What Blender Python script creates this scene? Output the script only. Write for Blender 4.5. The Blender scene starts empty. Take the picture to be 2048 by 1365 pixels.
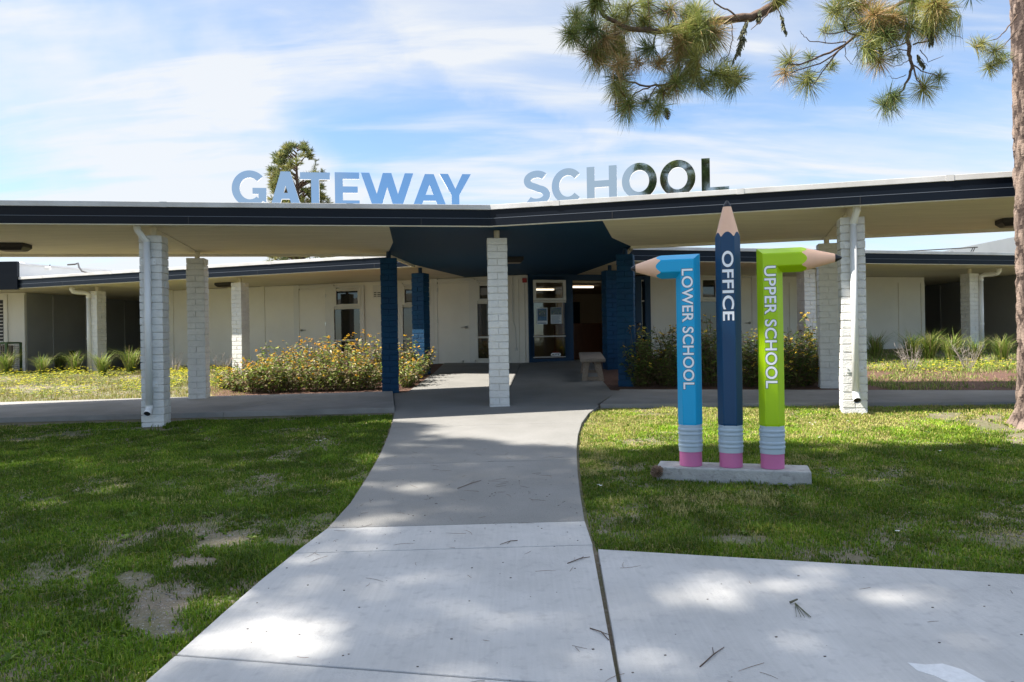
import bpy, math, random
import numpy as np
from mathutils import Vector, Matrix, noise
R = math.radians
random.seed(7); rng = np.random.default_rng(7)
sc = bpy.context.scene
COL = sc.collection

# ------------------------------------------------------------------ camera
CAMZ, FPX, ROLL = 1.53, 1500.0, 0.016
cr, sr = math.cos(ROLL), math.sin(ROLL)
cd = bpy.data.cameras.new('camera'); cam = bpy.data.objects.new('camera', cd); COL.objects.link(cam)
cd.sensor_width = 36; cd.lens = 36 * FPX / 2048; cd.clip_end = 3000; cd.clip_start = 0.05
m = Matrix(((cr, sr, 0, 0), (0, 0, -1, 0), (-sr, cr, 0, CAMZ), (0, 0, 0, 1)))
cam.matrix_world = m
sc.camera = cam
# ------------------------------------------------------------------ light
SUN_EL, SUN_PHI = R(47), R(3)          # sun stands to the left of the view
to_sun = Vector((-math.cos(SUN_EL) * math.cos(SUN_PHI), -math.cos(SUN_EL) * math.sin(SUN_PHI), math.sin(SUN_EL)))
sd = bpy.data.lights.new('sun', 'SUN'); sd.energy = 4.9; sd.angle = R(0.55); sd.color = (1.0, 0.945, 0.86)
sun = bpy.data.objects.new('sun', sd); COL.objects.link(sun)
sun.rotation_euler = to_sun.to_track_quat('Z', 'Y').to_euler(); sun.location = (-20, 0, 25)
sc.view_settings.view_transform = 'Standard'; sc.view_settings.look = 'None'
sc.view_settings.gamma = 1; sc.view_settings.exposure = 1.47
sc.cycles.max_bounces = 8; sc.cycles.transparent_max_bounces = 12; sc.cycles.caustics_reflective = False; sc.cycles.caustics_refractive = False

world = bpy.data.worlds.new('World'); sc.world = world; world.use_nodes = True
nt = world.node_tree; nt.nodes.clear()
def N(t, **k):
    n = nt.nodes.new(t)
    for a, b in k.items(): setattr(n, a, b)
    return n
def L(a, b): nt.links.new(a, b)
def math_node(op, a, b=None, c=None, clamp=False):
    n = N('ShaderNodeMath', operation=op); n.use_clamp = clamp
    for i, x in enumerate((a, b, c)):
        if x is None: continue
        if isinstance(x, (int, float)): n.inputs[i].default_value = x
        else: L(x, n.inputs[i])
    return n.outputs[0]
sky = N('ShaderNodeTexSky', sky_type='NISHITA', sun_disc=False)
sky.sun_elevation = SUN_EL; sky.sun_rotation = R(-90); sky.air_density = 1.0; sky.dust_density = 0.4; sky.ozone_density = 4.5
tc = N('ShaderNodeTexCoord'); sep = N('ShaderNodeSeparateXYZ'); L(tc.outputs['Generated'], sep.inputs[0])
zz = math_node('ADD', math_node('MAXIMUM', sep.outputs[2], 0.0), 0.22)
px_ = math_node('DIVIDE', sep.outputs[0], zz); py_ = math_node('DIVIDE', sep.outputs[1], zz)
comb = N('ShaderNodeCombineXYZ'); L(px_, comb.inputs[0]); L(py_, comb.inputs[1])
def cloud(scale, rot, stretch, detail, lo, hi, off):
    mp = N('ShaderNodeMapping'); L(comb.outputs[0], mp.inputs[0])
    mp.inputs['Rotation'].default_value = (0, 0, R(rot)); mp.inputs['Scale'].default_value = (scale, scale * stretch, 1); mp.inputs['Location'].default_value = off
    nz = N('ShaderNodeTexNoise'); L(mp.outputs[0], nz.inputs['Vector'])
    nz.inputs['Scale'].default_value = 1; nz.inputs['Detail'].default_value = detail; nz.inputs['Roughness'].default_value = 0.55; nz.inputs['Distortion'].default_value = 0.35
    mr = N('ShaderNodeMapRange', interpolation_type='SMOOTHSTEP'); L(nz.outputs[0], mr.inputs[0])
    mr.inputs[1].default_value = lo; mr.inputs[2].default_value = hi
    return mr.outputs[0]
c1 = cloud(0.75, -32, 2.6, 8, 0.36, 0.70, (5.3, 2.2, 0))
c2 = cloud(1.5, -25, 4.2, 9, 0.40, 0.72, (7.7, 4.2, 0))
def bank(dx, dy, dz, lo, hi, amp):       # a denser cloud bank round one direction of the sky
    v = Vector((dx, dy, dz)).normalized(); dp = N('ShaderNodeVectorMath', operation='DOT_PRODUCT'); nz = N('ShaderNodeTexNoise'); nz.inputs['Scale'].default_value = 3.2; nz.inputs['Detail'].default_value = 7
    L(tc.outputs['Generated'], nz.inputs['Vector']); L(tc.outputs['Generated'], dp.inputs[0]); dp.inputs[1].default_value = v
    mr = N('ShaderNodeMapRange', interpolation_type='SMOOTHSTEP'); L(math_node('ADD', dp.outputs['Value'], math_node('MULTIPLY', math_node('SUBTRACT', nz.outputs[0], 0.5), 0.22)), mr.inputs[0])
    mr.inputs[1].default_value = lo; mr.inputs[2].default_value = hi; mr.inputs[4].default_value = amp; return mr.outputs[0]
cm = math_node('ADD', math_node('MULTIPLY', c1, 0.62), math_node('MULTIPLY', c2, 0.62), clamp=True)
cm = math_node('ADD', cm, bank(-0.42, 1.0, 0.285, 0.975, 1.02, 0.6), clamp=True)
cm = math_node('ADD', cm, bank(-0.02, 1.0, 0.38, 0.985, 1.0, 0.35), clamp=True)
front = N('ShaderNodeMapRange', interpolation_type='SMOOTHSTEP'); L(sep.outputs[1], front.inputs[0]); front.inputs[1].default_value = -0.75; front.inputs[2].default_value = 0.45
front.inputs[3].default_value = 0.22; front.inputs[4].default_value = 1.0
hor = N('ShaderNodeMapRange', interpolation_type='SMOOTHSTEP'); L(sep.outputs[2], hor.inputs[0]); hor.inputs[1].default_value = 0.0; hor.inputs[2].default_value = 0.32
hor.inputs[3].default_value = 0.55; hor.inputs[4].default_value = 0.0
cm = math_node('MULTIPLY', math_node('MULTIPLY_ADD', math_node('ADD', cm, hor.outputs[0], clamp=True), 0.84, 0.09), front.outputs[0])
cm = math_node('ADD', cm, bank(-0.41, -0.92, 0.2, 0.90, 1.0, 0.95), clamp=True)
mix = N('ShaderNodeMix', data_type='RGBA'); L(cm, mix.inputs[0]); tn = N('ShaderNodeVectorMath', operation='MULTIPLY'); L(sky.outputs[0], tn.inputs[0]); tn.inputs[1].default_value = (0.62, 0.70, 0.74); L(tn.outputs[0], mix.inputs[6])
fill_brt = N('ShaderNodeMapRange', interpolation_type='SMOOTHSTEP'); L(sep.outputs[2], fill_brt.inputs[0]); fill_brt.inputs[1].default_value = 0.42; fill_brt.inputs[2].default_value = 0.8; fill_brt.inputs[3].default_value = 1.0; fill_brt.inputs[4].default_value = 3.7  # clouds overhead, out of view, brightened to add fill light to the shade
cl_ = N('ShaderNodeVectorMath', operation='SCALE'); cl_.inputs[0].default_value = (2.95, 3.03, 3.12); L(fill_brt.outputs[0], cl_.inputs['Scale']); L(cl_.outputs[0], mix.inputs[7])
bg = N('ShaderNodeBackground'); L(mix.outputs[2], bg.inputs[0]); bg.inputs[1].default_value = 0.112
wo = N('ShaderNodeOutputWorld'); L(bg.outputs[0], wo.inputs[0])

# ------------------------------------------------------------------ where things stand
PROF = [(-40, -1.98), (0, 0.0), (10.8, 0.535), (13.3, 0.635), (19, 0.985), (24, 1.02), (60, 1.1), (900, 1.2)]
def gz(x, y):
    z = np.interp(y, [p[0] for p in PROF], [p[1] for p in PROF])
    return float(z + 0.012 * max(-25, min(25, x)))
def ray(px, py):
    u, v = (px - 1024) / FPX, (682.5 - py) / FPX
    return u * cr + v * sr, -u * sr + v * cr
def at(px, py, d):
    a, b = ray(px, py); return Vector((a * d, d, CAMZ + b * d))
def ground(px, py, h=0.0):
    a, b = ray(px, py); lo, hi = 0.5, 60.0
    for _ in range(50):
        d = (lo + hi) / 2
        if CAMZ + b * d > gz(a * d, d) + h: lo = d
        else: hi = d
    return Vector((a * d, d, gz(a * d, d) + h))
def level(px, py, z):
    a, b = ray(px, py); d = (z - CAMZ) / b; return Vector((a * d, d, z))
def vplane(px, py, p, s):          # the upright plane through (p.x,p.y) running along (1,s)
    a, b = ray(px, py); d = (p[1] - s * p[0]) / (1 - s * a); return Vector((a * d, d, CAMZ + b * d))
def proj(x, y, z):
    a, b = x / y, (z - CAMZ) / y
    u, v = a * cr - b * sr, a * sr + b * cr
    return 1024 + FPX * u, 682.5 - FPX * v
COLTOP, SOF = 3.04, 3.165
APX = -0.27
def fL(x): return 10.5 + 0.14 * (x - APX)
def fR(x): return 10.5 - 0.265 * (x - APX)
def bL(x): return 13.72 + 0.13 * (x + 2.5)
def bR(x): return 13.2 - 0.265 * (x - 2.13)
def eL(x): return 16.4 - 0.368 * (x + 3.55)
def eR(x): return 16.06 + 0.25 * (x - 5.04)
WS = (0.42, 18.5)
def wL(x): return WS[1] - 0.327 * (x - WS[0])
def wR(x): return WS[1] + 0.25 * (x - WS[0])

# ------------------------------------------------------------------ mesh helpers
class MB:
    def __init__(s): s.v, s.f, s.t, s.mi = [], [], [], []
    def add(s, vs, fs, tint=None, mi=0):
        o = len(s.v); s.v += [tuple(p) for p in vs]
        for f in fs: s.f.append([i + o for i in f]); s.t.append(tint); s.mi.append(mi)
    def obox(s, o, a, b, c, tint=None, mi=0):       # corner + three edge vectors
        o, a, b, c = map(Vector, (o, a, b, c))
        P = [o, o + a, o + a + b, o + b, o + c, o + a + c, o + a + b + c, o + b + c]
        s.add(P, [(0, 3, 2, 1), (4, 5, 6, 7), (0, 1, 5, 4), (1, 2, 6, 5), (2, 3, 7, 6), (3, 0, 4, 7)], tint, mi)
    def box(s, x0, x1, y0, y1, z0, z1, tint=None, mi=0): s.obox((x0, y0, z0), (x1 - x0, 0, 0), (0, y1 - y0, 0), (0, 0, z1 - z0), tint, mi)
    def prism(s, poly, z0, z1, tint=None, mi=0):    # z may be a number or one value per corner
        n = len(poly); Z0 = z0 if hasattr(z0, '__len__') else [z0] * n; Z1 = z1 if hasattr(z1, '__len__') else [z1] * n
        P = [(p[0], p[1], Z0[i]) for i, p in enumerate(poly)] + [(p[0], p[1], Z1[i]) for i, p in enumerate(poly)]
        s.add(P, [list(range(n))[::-1], list(range(n, 2 * n))] + [(i, (i + 1) % n, n + (i + 1) % n, n + i) for i in range(n)], tint, mi)
    def tube(s, pts, rad, n=8, tint=None, cap=True, mi=0, hollow=0):
        pts = [Vector(p) for p in pts]; k = len(pts)
        rad = list(rad) if hasattr(rad, '__len__') else [rad] * k
        vs, up = [], None
        for i, p in enumerate(pts):
            t = (pts[min(i + 1, k - 1)] - pts[max(i - 1, 0)]).normalized()
            if up is None: up = t.orthogonal().normalized()
            up = (up - t * up.dot(t)).normalized(); w = t.cross(up)
            vs += [p + (up * math.cos(2 * math.pi * j / n) + w * math.sin(2 * math.pi * j / n)) * rad[i] for j in range(n)]
        fs = [(i * n + j, i * n + (j + 1) % n, (i + 1) * n + (j + 1) % n, (i + 1) * n + j) for i in range(k - 1) for j in range(n)]
        if cap: fs += [list(range(n))[::-1], list(range((k - 1) * n, k * n))]
        s.add(vs, fs, tint, mi)
    def lathe(s, prof, n=32, c=(0, 0), tint=None):
        vs = [(c[0] + r * math.cos(2 * math.pi * j / n), c[1] + r * math.sin(2 * math.pi * j / n), z) for r, z in prof for j in range(n)]
        k = len(prof)
        fs = [(i * n + j, i * n + (j + 1) % n, (i + 1) * n + (j + 1) % n, (i + 1) * n + j) for i in range(k - 1) for j in range(n)]
        s.add(vs, fs + [list(range(n))[::-1], list(range((k - 1) * n, k * n))], tint)
def mesh_of(name, mb, mats, org=None, smooth=False):
    me = bpy.data.meshes.new(name)
    V = mb.v if org is None else [(a - org[0], b - org[1], c - org[2]) for a, b, c in mb.v]
    me.from_pydata(V, [], mb.f)
    for mt in (mats if isinstance(mats, (list, tuple)) else [mats]): me.materials.append(mt)
    if any(mb.mi): me.polygons.foreach_set('material_index', mb.mi)
    if any(t is not None for t in mb.t):
        at_ = me.attributes.new('tint', 'FLOAT_COLOR', 'FACE')
        at_.data.foreach_set('color', np.array([(*(t or (0.5, 0.5, 0.5)), 1.0) for t in mb.t], dtype=np.float32).ravel())
    if smooth: me.polygons.foreach_set('use_smooth', [True] * len(me.polygons))
    me.update(); return me
def link(name, me, parent=None):
    o = bpy.data.objects.new(name, me); COL.objects.link(o)
    if parent is not None: o.parent = parent
    return o
def tag(o, label=None, cat=None, group=None, kind=None):
    if label: o['label'] = label
    if cat: o['category'] = cat
    if group: o['group'] = group
    if kind: o['kind'] = kind
    return o
def thing(name, label, cat, loc=(0, 0, 0), rz=0.0, group=None):
    o = bpy.data.objects.new(name, None); o.empty_display_size = 0.2; COL.objects.link(o)
    o.location = loc; o.rotation_euler = (0, 0, rz); return tag(o, label, cat, group)
def part(name, mb, mat, parent=None, org=None, smooth=False, bevel=0.0, seg=2, label=None):
    if parent is not None and org is None and parent.type == 'EMPTY' and not parent.get('_local'): org = parent.location
    if parent is not None and parent.type == 'MESH' and org is None: org = parent.get('_org')
    o = link(name, mesh_of(name, mb, mat, org, smooth), parent)
    if org is not None: o['_org'] = tuple(org)
    if bevel:
        b = o.modifiers.new('edge', 'BEVEL'); b.width = bevel; b.segments = seg; b.limit_method = 'ANGLE'; b.angle_limit = R(35)
    if label: o['label'] = label
    return o
def local(root): root['_local'] = 1; return root
def solo(name, mb, mat, label, cat, group=None, kind=None, smooth=False, bevel=0.0, org=None):
    o = link(name, mesh_of(name, mb, mat, org, smooth))
    if org is not None: o.location = org
    if bevel:
        b = o.modifiers.new('edge', 'BEVEL'); b.width = bevel; b.segments = 2; b.limit_method = 'ANGLE'; b.angle_limit = R(35)
    return tag(o, label, cat, group, kind)
def copy_tree(o, parent=None):
    c = o.copy(); COL.objects.link(c)
    if parent is not None: c.parent = parent
    for ch in list(o.children): copy_tree(ch, c)
    return c
def strip(mb, line, z0, z1, o0, o1, close=False):   # a bar of rectangular section along a plan line, mitred; offsets to the right of travel
    P = [Vector((p[0], p[1])) for p in line]; n = len(P); A, B = [], []
    for i in range(n):
        d0 = (P[i] - P[i - 1]).normalized() if i > 0 else None; d1 = (P[i + 1] - P[i]).normalized() if i < n - 1 else None
        if d0 is None: d0 = d1
        if d1 is None: d1 = d0
        n0, n1 = Vector((d0.y, -d0.x)), Vector((d1.y, -d1.x)); m_ = (n0 + n1).normalized(); k = 1 / max(0.3, m_.dot(n0))
        A.append(P[i] + m_ * k * o0); B.append(P[i] + m_ * k * o1)
    vs = [(a.x, a.y, z0) for a in A] + [(b.x, b.y, z0) for b in B] + [(b.x, b.y, z1) for b in B] + [(a.x, a.y, z1) for a in A]
    fs = []
    for i in range(n - 1):
        for j in range(4):
            q = (j + 1) % 4; fs.append((j * n + i, j * n + i + 1, q * n + i + 1, q * n + i))
    fs += [(0, n, 2 * n, 3 * n), (n - 1, 4 * n - 1, 3 * n - 1, 2 * n - 1)]
    mb.add(vs, fs)
def inset(poly, d):
    n = len(poly); P = [Vector((p[0], p[1])) for p in poly]
    ar = sum(P[i].x * P[(i + 1) % n].y - P[(i + 1) % n].x * P[i].y for i in range(n)); sg = 1 if ar > 0 else -1
    out = []
    for i in range(n):
        d0 = (P[i] - P[i - 1]).normalized(); d1 = (P[(i + 1) % n] - P[i]).normalized()
        n0, n1 = Vector((-d0.y, d0.x)) * sg, Vector((-d1.y, d1.x)) * sg; m_ = (n0 + n1)
        m_ = m_.normalized() if m_.length > 1e-4 else n0
        out.append(P[i] + m_ * d / max(0.35, m_.dot(n0)))
    return out

# ------------------------------------------------------------------ materials
def mat(name, col=(0.5, 0.5, 0.5), rough=0.6, metal=0.0, spec=0.4, var=0.0, vscale=3.0, bump=0.0, bscale=40.0, col2=None, tint=False, trans=0.0, speck=None, stretch=(1, 1, 1), coat=0.0, emit=None, streak=None):
    m = bpy.data.materials.new(name); m.use_nodes = True; T = m.node_tree; T.nodes.clear()
    n = lambda t, **k: (lambda q: ([setattr(q, a, b) for a, b in k.items()], q)[1])(T.nodes.new(t))
    k = T.links.new
    out = n('ShaderNodeOutputMaterial'); bs = n('ShaderNodeBsdfPrincipled'); k(bs.outputs[0], out.inputs[0])
    bs.inputs['Roughness'].default_value = rough; bs.inputs['Metallic'].default_value = metal; bs.inputs['Specular IOR Level'].default_value = spec
    bs.inputs['Coat Weight'].default_value = coat
    bs.inputs['Base Color'].default_value = (*col, 1)
    cur = None
    tcn = n('ShaderNodeTexCoord'); mp = n('ShaderNodeMapping'); k(tcn.outputs['Object'], mp.inputs[0]); mp.inputs['Scale'].default_value = stretch
    if tint:
        a = n('ShaderNodeAttribute', attribute_name='tint'); cur = a.outputs['Color']
    if var or col2:
        nz = n('ShaderNodeTexNoise'); k(mp.outputs[0], nz.inputs['Vector']); nz.inputs['Scale'].default_value = vscale; nz.inputs['Detail'].default_value = 6; nz.inputs['Roughness'].default_value = 0.6
        rp = n('ShaderNodeMapRange'); k(nz.outputs[0], rp.inputs[0]); rp.inputs[1].default_value = 0.33; rp.inputs[2].default_value = 0.68
        mx = n('ShaderNodeMix', data_type='RGBA'); k(rp.outputs[0], mx.inputs[0])
        c2 = col2 or tuple(c * (1 - var) for c in col)
        mx.inputs[6].default_value = (*c2, 1)
        if cur: k(cur, mx.inputs[6]); 
        mx.inputs[7].default_value = (*col, 1)
        if not tint: cur = mx.outputs[2]
    if speck:                                     # (colour, scale, amount)
        vz = n('ShaderNodeTexNoise'); k(mp.outputs[0], vz.inputs['Vector']); vz.inputs['Scale'].default_value = speck[1]; vz.inputs['Detail'].default_value = 3
        r2 = n('ShaderNodeMapRange'); k(vz.outputs[0], r2.inputs[0]); r2.inputs[1].default_value = 0.55; r2.inputs[2].default_value = 0.72; r2.inputs[4].default_value = speck[2]
        m2 = n('ShaderNodeMix', data_type='RGBA'); k(r2.outputs[0], m2.inputs[0]); m2.inputs[6].default_value = (*col, 1); m2.inputs[7].default_value = (*speck[0], 1)
        if cur: k(cur, m2.inputs[6])
        cur = m2.outputs[2]
    if streak:                                    # fine drawn-out brush marks
        m5 = n('ShaderNodeMapping'); k(tcn.outputs['Object'], m5.inputs[0]); m5.inputs['Scale'].default_value = streak[0]; m5.inputs['Rotation'].default_value = (0, 0, R(-12))
        z5 = n('ShaderNodeTexNoise'); k(m5.outputs[0], z5.inputs['Vector']); z5.inputs['Scale'].default_value = 1; z5.inputs['Detail'].default_value = 3
        r5 = n('ShaderNodeMapRange'); k(z5.outputs[0], r5.inputs[0]); r5.inputs[1].default_value = 0.3; r5.inputs[2].default_value = 0.7; r5.inputs[3].default_value = 1 - streak[1]; r5.inputs[4].default_value = 1.0
        v5 = n('ShaderNodeVectorMath', operation='SCALE'); k(cur, v5.inputs[0]); k(r5.outputs[0], v5.inputs['Scale']); cur = v5.outputs[0]
    if cur: k(cur, bs.inputs['Base Color'])
    if bump:
        bz = n('ShaderNodeTexNoise'); k(mp.outputs[0], bz.inputs['Vector']); bz.inputs['Scale'].default_value = bscale; bz.inputs['Detail'].default_value = 5
        bu = n('ShaderNodeBump'); k(bz.outputs[0], bu.inputs['Height']); bu.inputs['Strength'].default_value = min(1, bump); bu.inputs['Distance'].default_value = 0.01 * max(1, bump)
        k(bu.outputs[0], bs.inputs['Normal'])
    if trans:
        tr = n('ShaderNodeBsdfTranslucent'); ms = n('ShaderNodeMixShader'); ms.inputs[0].default_value = trans
        tr.inputs[0].default_value = (*col, 1)
        if cur: k(cur, tr.inputs[0])
        k(bs.outputs[0], ms.inputs[1]); k(tr.outputs[0], ms.inputs[2]); k(ms.outputs[0], out.inputs[0])
    if emit:
        bs.inputs['Emission Color'].default_value = (*emit[0], 1); bs.inputs['Emission Strength'].default_value = emit[1]
    return m
M = {}
M['soil'] = mat('soil', (0.20, 0.155, 0.115), 0.95, col2=(0.10, 0.11, 0.04), vscale=1.6, bump=1.2, bscale=30, speck=((0.30, 0.28, 0.25), 26, 0.5))
M['mulch'] = mat('mulch', (0.17, 0.085, 0.055), 0.95, col2=(0.065, 0.035, 0.025), vscale=28, bump=2.5, bscale=45)
M['meadow_soil'] = mat('meadow_soil', (0.30, 0.22, 0.12), 0.95, col2=(0.17, 0.17, 0.05), vscale=2.2, bump=1.5, bscale=40, speck=((0.25, 0.13, 0.08), 9, 0.8))
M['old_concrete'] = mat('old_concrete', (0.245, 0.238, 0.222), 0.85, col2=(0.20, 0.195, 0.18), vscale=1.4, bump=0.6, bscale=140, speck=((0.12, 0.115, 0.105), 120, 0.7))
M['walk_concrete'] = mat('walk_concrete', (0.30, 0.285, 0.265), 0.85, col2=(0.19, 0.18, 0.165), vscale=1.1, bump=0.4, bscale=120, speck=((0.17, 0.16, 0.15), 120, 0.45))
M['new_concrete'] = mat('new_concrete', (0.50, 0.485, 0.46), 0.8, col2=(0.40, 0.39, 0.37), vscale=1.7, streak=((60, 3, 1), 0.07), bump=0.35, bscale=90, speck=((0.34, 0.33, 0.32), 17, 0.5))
M['plinth'] = mat('plinth_concrete', (0.43, 0.42, 0.39), 0.85, col2=(0.31, 0.30, 0.28), vscale=6, bump=0.7, bscale=60, speck=((0.2, 0.19, 0.18), 22, 0.6))
M['stone'] = mat('pebble_stone', (0.42, 0.35, 0.28), 0.8, col2=(0.2, 0.15, 0.12), vscale=70, bump=1.5, bscale=70)
M['stone_top'] = mat('bench_top_stone', (0.30, 0.25, 0.20), 0.8, col2=(0.22, 0.18, 0.15), vscale=50, bump=0.5, bscale=90)
M['white_brick'] = mat('white_painted_brick', (0.74, 0.73, 0.70), 0.6, col2=(0.62, 0.61, 0.585), vscale=4, bump=0.9, bscale=55, speck=((0.42, 0.40, 0.37), 24, 0.3))
M['blue_brick'] = mat('blue_painted_brick', (0.001, 0.052, 0.125), 0.6, spec=0.25, col2=(0.003, 0.036, 0.095), vscale=5, bump=0.9, bscale=55)
M['wall'] = mat('painted_wall', (0.76, 0.735, 0.67), 0.7, col2=(0.68, 0.66, 0.60), vscale=0.9, bump=0.15, bscale=30)
M['trim'] = mat('painted_trim', (0.66, 0.65, 0.61), 0.55, var=0.06, vscale=3)
M['grey_wall'] = mat('grey_painted_wall', (0.36, 0.36, 0.35), 0.75, var=0.1, vscale=1.2, bump=0.15)
M['soffit'] = mat('soffit_paint', (0.74, 0.68, 0.54), 0.75, col2=(0.65, 0.595, 0.47), vscale=1.1, bump=0.5, bscale=22, stretch=(1, 6, 1))
M['blue_soffit'] = mat('blue_soffit_paint', (0.004, 0.045, 0.11), 0.65, spec=0.25, col2=(0.003, 0.038, 0.09), vscale=1.5, bump=0.5, bscale=22, stretch=(1, 6, 1))
M['blue_paint'] = mat('blue_paint', (0.004, 0.035, 0.09), 0.5, spec=0.3, var=0.15, vscale=3)
M['fascia'] = mat('navy_fascia_paint', (0.004, 0.007, 0.013), 0.38, col2=(0.007, 0.010, 0.016), vscale=1.0, spec=0.15, stretch=(0.5, 0.5, 6))
M['bead'] = mat('weathered_seam', (0.10, 0.115, 0.14), 0.6)
M['flashing'] = mat('white_flashing', (0.66, 0.65, 0.64), 0.5, col2=(0.50, 0.48, 0.46), vscale=2.0, spec=0.5)
M['roofing'] = mat('white_roofing', (0.72, 0.71, 0.69), 0.7, var=0.15, vscale=0.7)
M['pvc'] = mat('white_pipe_paint', (0.74, 0.74, 0.73), 0.35, var=0.08, vscale=6)
M['dark_metal'] = mat('dark_bronze', (0.025, 0.021, 0.018), 0.45, metal=0.3)
M['steel'] = mat('brushed_steel', (0.5, 0.49, 0.46), 0.28, metal=1.0)
M['mirror'] = mat('mirror_letter_metal', (0.40, 0.52, 0.64), 0.05, metal=1.0, bump=0.10, bscale=2.5)
M['letter_side'] = mat('letter_return_white', (0.75, 0.75, 0.76), 0.35, var=0.05)
M['glass_dark'] = mat('dark_window_glass', (0.012, 0.012, 0.012), 0.03, spec=0.7)
M['cyan'] = mat('cyan_paint', (0.0, 0.37, 0.66), 0.42, var=0.04, vscale=4, spec=0.4)
M['navy'] = mat('blue_pencil_paint', (0.0, 0.046, 0.12), 0.42, var=0.04, vscale=4, spec=0.4)
M['lime'] = mat('lime_paint', (0.38, 0.60, 0.0), 0.42, var=0.04, vscale=4, spec=0.4)
M['wood'] = mat('pale_pencil_wood', (0.86, 0.52, 0.34), 0.5, var=0.06, vscale=9, stretch=(1, 1, 0.2))
M['lead'] = mat('black_lead', (0.012, 0.012, 0.015), 0.35)
M['ferrule'] = mat('grey_ferrule', (0.42, 0.50, 0.56), 0.35, spec=0.5, var=0.05)
M['eraser'] = mat('pink_eraser', (0.58, 0.16, 0.33), 0.5, var=0.08, vscale=12)
M['letter_white'] = mat('white_lettering', (0.9, 0.9, 0.9), 0.4)
M['letter_edge'] = mat('dark_letter_outline', (0.03, 0.05, 0.07), 0.5)
M['bark'] = mat('pine_bark', (0.40, 0.27, 0.20), 0.95, col2=(0.12, 0.075, 0.055), vscale=9, bump=2.0, bscale=35, stretch=(1, 1, 0.35), tint=False)
M['bark_tint'] = mat('pine_bark_plates', rough=0.95, tint=True, bump=1.5, bscale=45)
M['twig'] = mat('twig_bark', (0.16, 0.10, 0.065), 0.9, col2=(0.08, 0.055, 0.04), vscale=20, bump=1.0, bscale=60)
M['leaf'] = mat('leaf_blades', rough=0.55, tint=True, trans=0.35, spec=0.3)
M['needle'] = mat('needles', rough=0.45, tint=True, trans=0.32, spec=0.4)
M['petal'] = mat('petals', rough=0.6, tint=True, trans=0.3, spec=0.2)
M['lichen'] = mat('lichen', (0.22, 0.22, 0.13), 0.95, col2=(0.13, 0.13, 0.08), vscale=30, bump=2, bscale=60)
M['red'] = mat('red_plastic', (0.35, 0.02, 0.02), 0.4)
M['green_metal'] = mat('green_painted_metal', (0.05, 0.09, 0.03), 0.5)
M['desk'] = mat('desk_wood', (0.20, 0.075, 0.03), 0.4, col2=(0.15, 0.055, 0.022), vscale=4, stretch=(6, 6, 0.6))
M['cream'] = mat('cream_interior_paint', (0.55, 0.46, 0.33), 0.8, var=0.05)
M['lobby_floor'] = mat('lobby_carpet', (0.08, 0.06, 0.05), 0.95, var=0.2, vscale=30)
M['black'] = mat('black_paint', (0.012, 0.012, 0.014), 0.5)
M['tube'] = mat('fluorescent_tube', (0.9, 0.9, 0.9), 0.4, emit=((1.0, 0.86, 0.70), 0.9))
M['paper'] = mat('poster_paper', (0.62, 0.68, 0.74), 0.7)
M['poster_blue'] = mat('poster_blue_print', (0.04, 0.12, 0.33), 0.6, col2=(0.12, 0.22, 0.30), vscale=14)
M['poster_photo'] = mat('poster_photo_print', (0.14, 0.22, 0.16), 0.6, col2=(0.05, 0.08, 0.22), vscale=30, speck=((0.45, 0.40, 0.35), 34, 0.8))
M['daisy'] = mat('daisy_white', (0.8, 0.8, 0.75), 0.6)
def clear_glass():
    m = bpy.data.materials.new('clear_window_glass'); m.use_nodes = True; T = m.node_tree; T.nodes.clear()
    o = T.nodes.new('ShaderNodeOutputMaterial'); a = T.nodes.new('ShaderNodeBsdfTransparent'); a.inputs[0].default_value = (0.82, 0.84, 0.82, 1)
    g = T.nodes.new('ShaderNodeBsdfGlossy'); g.inputs['Roughness'].default_value = 0.02; x = T.nodes.new('ShaderNodeMixShader'); f = T.nodes.new('ShaderNodeFresnel'); f.inputs[0].default_value = 1.7
    T.links.new(f.outputs[0], x.inputs[0]); T.links.new(a.outputs[0], x.inputs[1]); T.links.new(g.outputs[0], x.inputs[2]); T.links.new(x.outputs[0], o.inputs[0]); return m
M['glass'] = clear_glass()

# ================================================================== SETTING: ground and paving
xs = [-900, -200, -60, -25, -14, -10, -7, -4, -2, 0, 2, 4, 7, 10, 14, 25, 60, 200, 900]
ys = [-40, -10, -3, 0, 2, 4, 6, 8, 10.8, 13.3, 16, 19, 24, 60, 200, 900]
mb = MB(); W_ = len(xs)
mb.add([(x, y, gz(x, y) - (0.0 if abs(x) < 40 else 0.2)) for y in ys for x in xs], [(j * W_ + i, j * W_ + i + 1, (j + 1) * W_ + i + 1, (j + 1) * W_ + i) for j in range(len(ys) - 1) for i in range(W_ - 1)])
solo('ground', mb, M['soil'], 'bare brown soil under the lawn around the school', 'ground', kind='structure')

def lerp(a, b, t): return a + (b - a) * t
EL = [ground(*p) for p in [(305, 1365), (358, 1318), (440, 1243), (520, 1172), (590, 1115), (655, 1066), (700, 1015), (735, 960), (760, 915), (778, 872), (787, 840), (790, 824)]]
ER = [ground(*p) for p in [(1188, 1109), (1171, 1056), (1162, 1000), (1156, 950), (1154, 905), (1157, 876), (1164, 852), (1178, 832), (1198, 817)]]
def xl(y):
    if y < EL[0].y: return EL[0].x + (y - EL[0].y) * (EL[2].x - EL[0].x) / (EL[2].y - EL[0].y)
    return float(np.interp(y, [p.y for p in EL], [p.x for p in EL]))
def xr(y): return float(np.interp(y, [p.y for p in ER], [p.x for p in ER]))
def cut(side, y0, y1):
    f = xl if side == 'l' else xr; src = EL if side == 'l' else ER
    return [(f(y0), y0)] + [(p.x, p.y) for p in src if y0 + 0.03 < p.y < y1 - 0.03] + [(f(y1), y1)]
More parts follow.
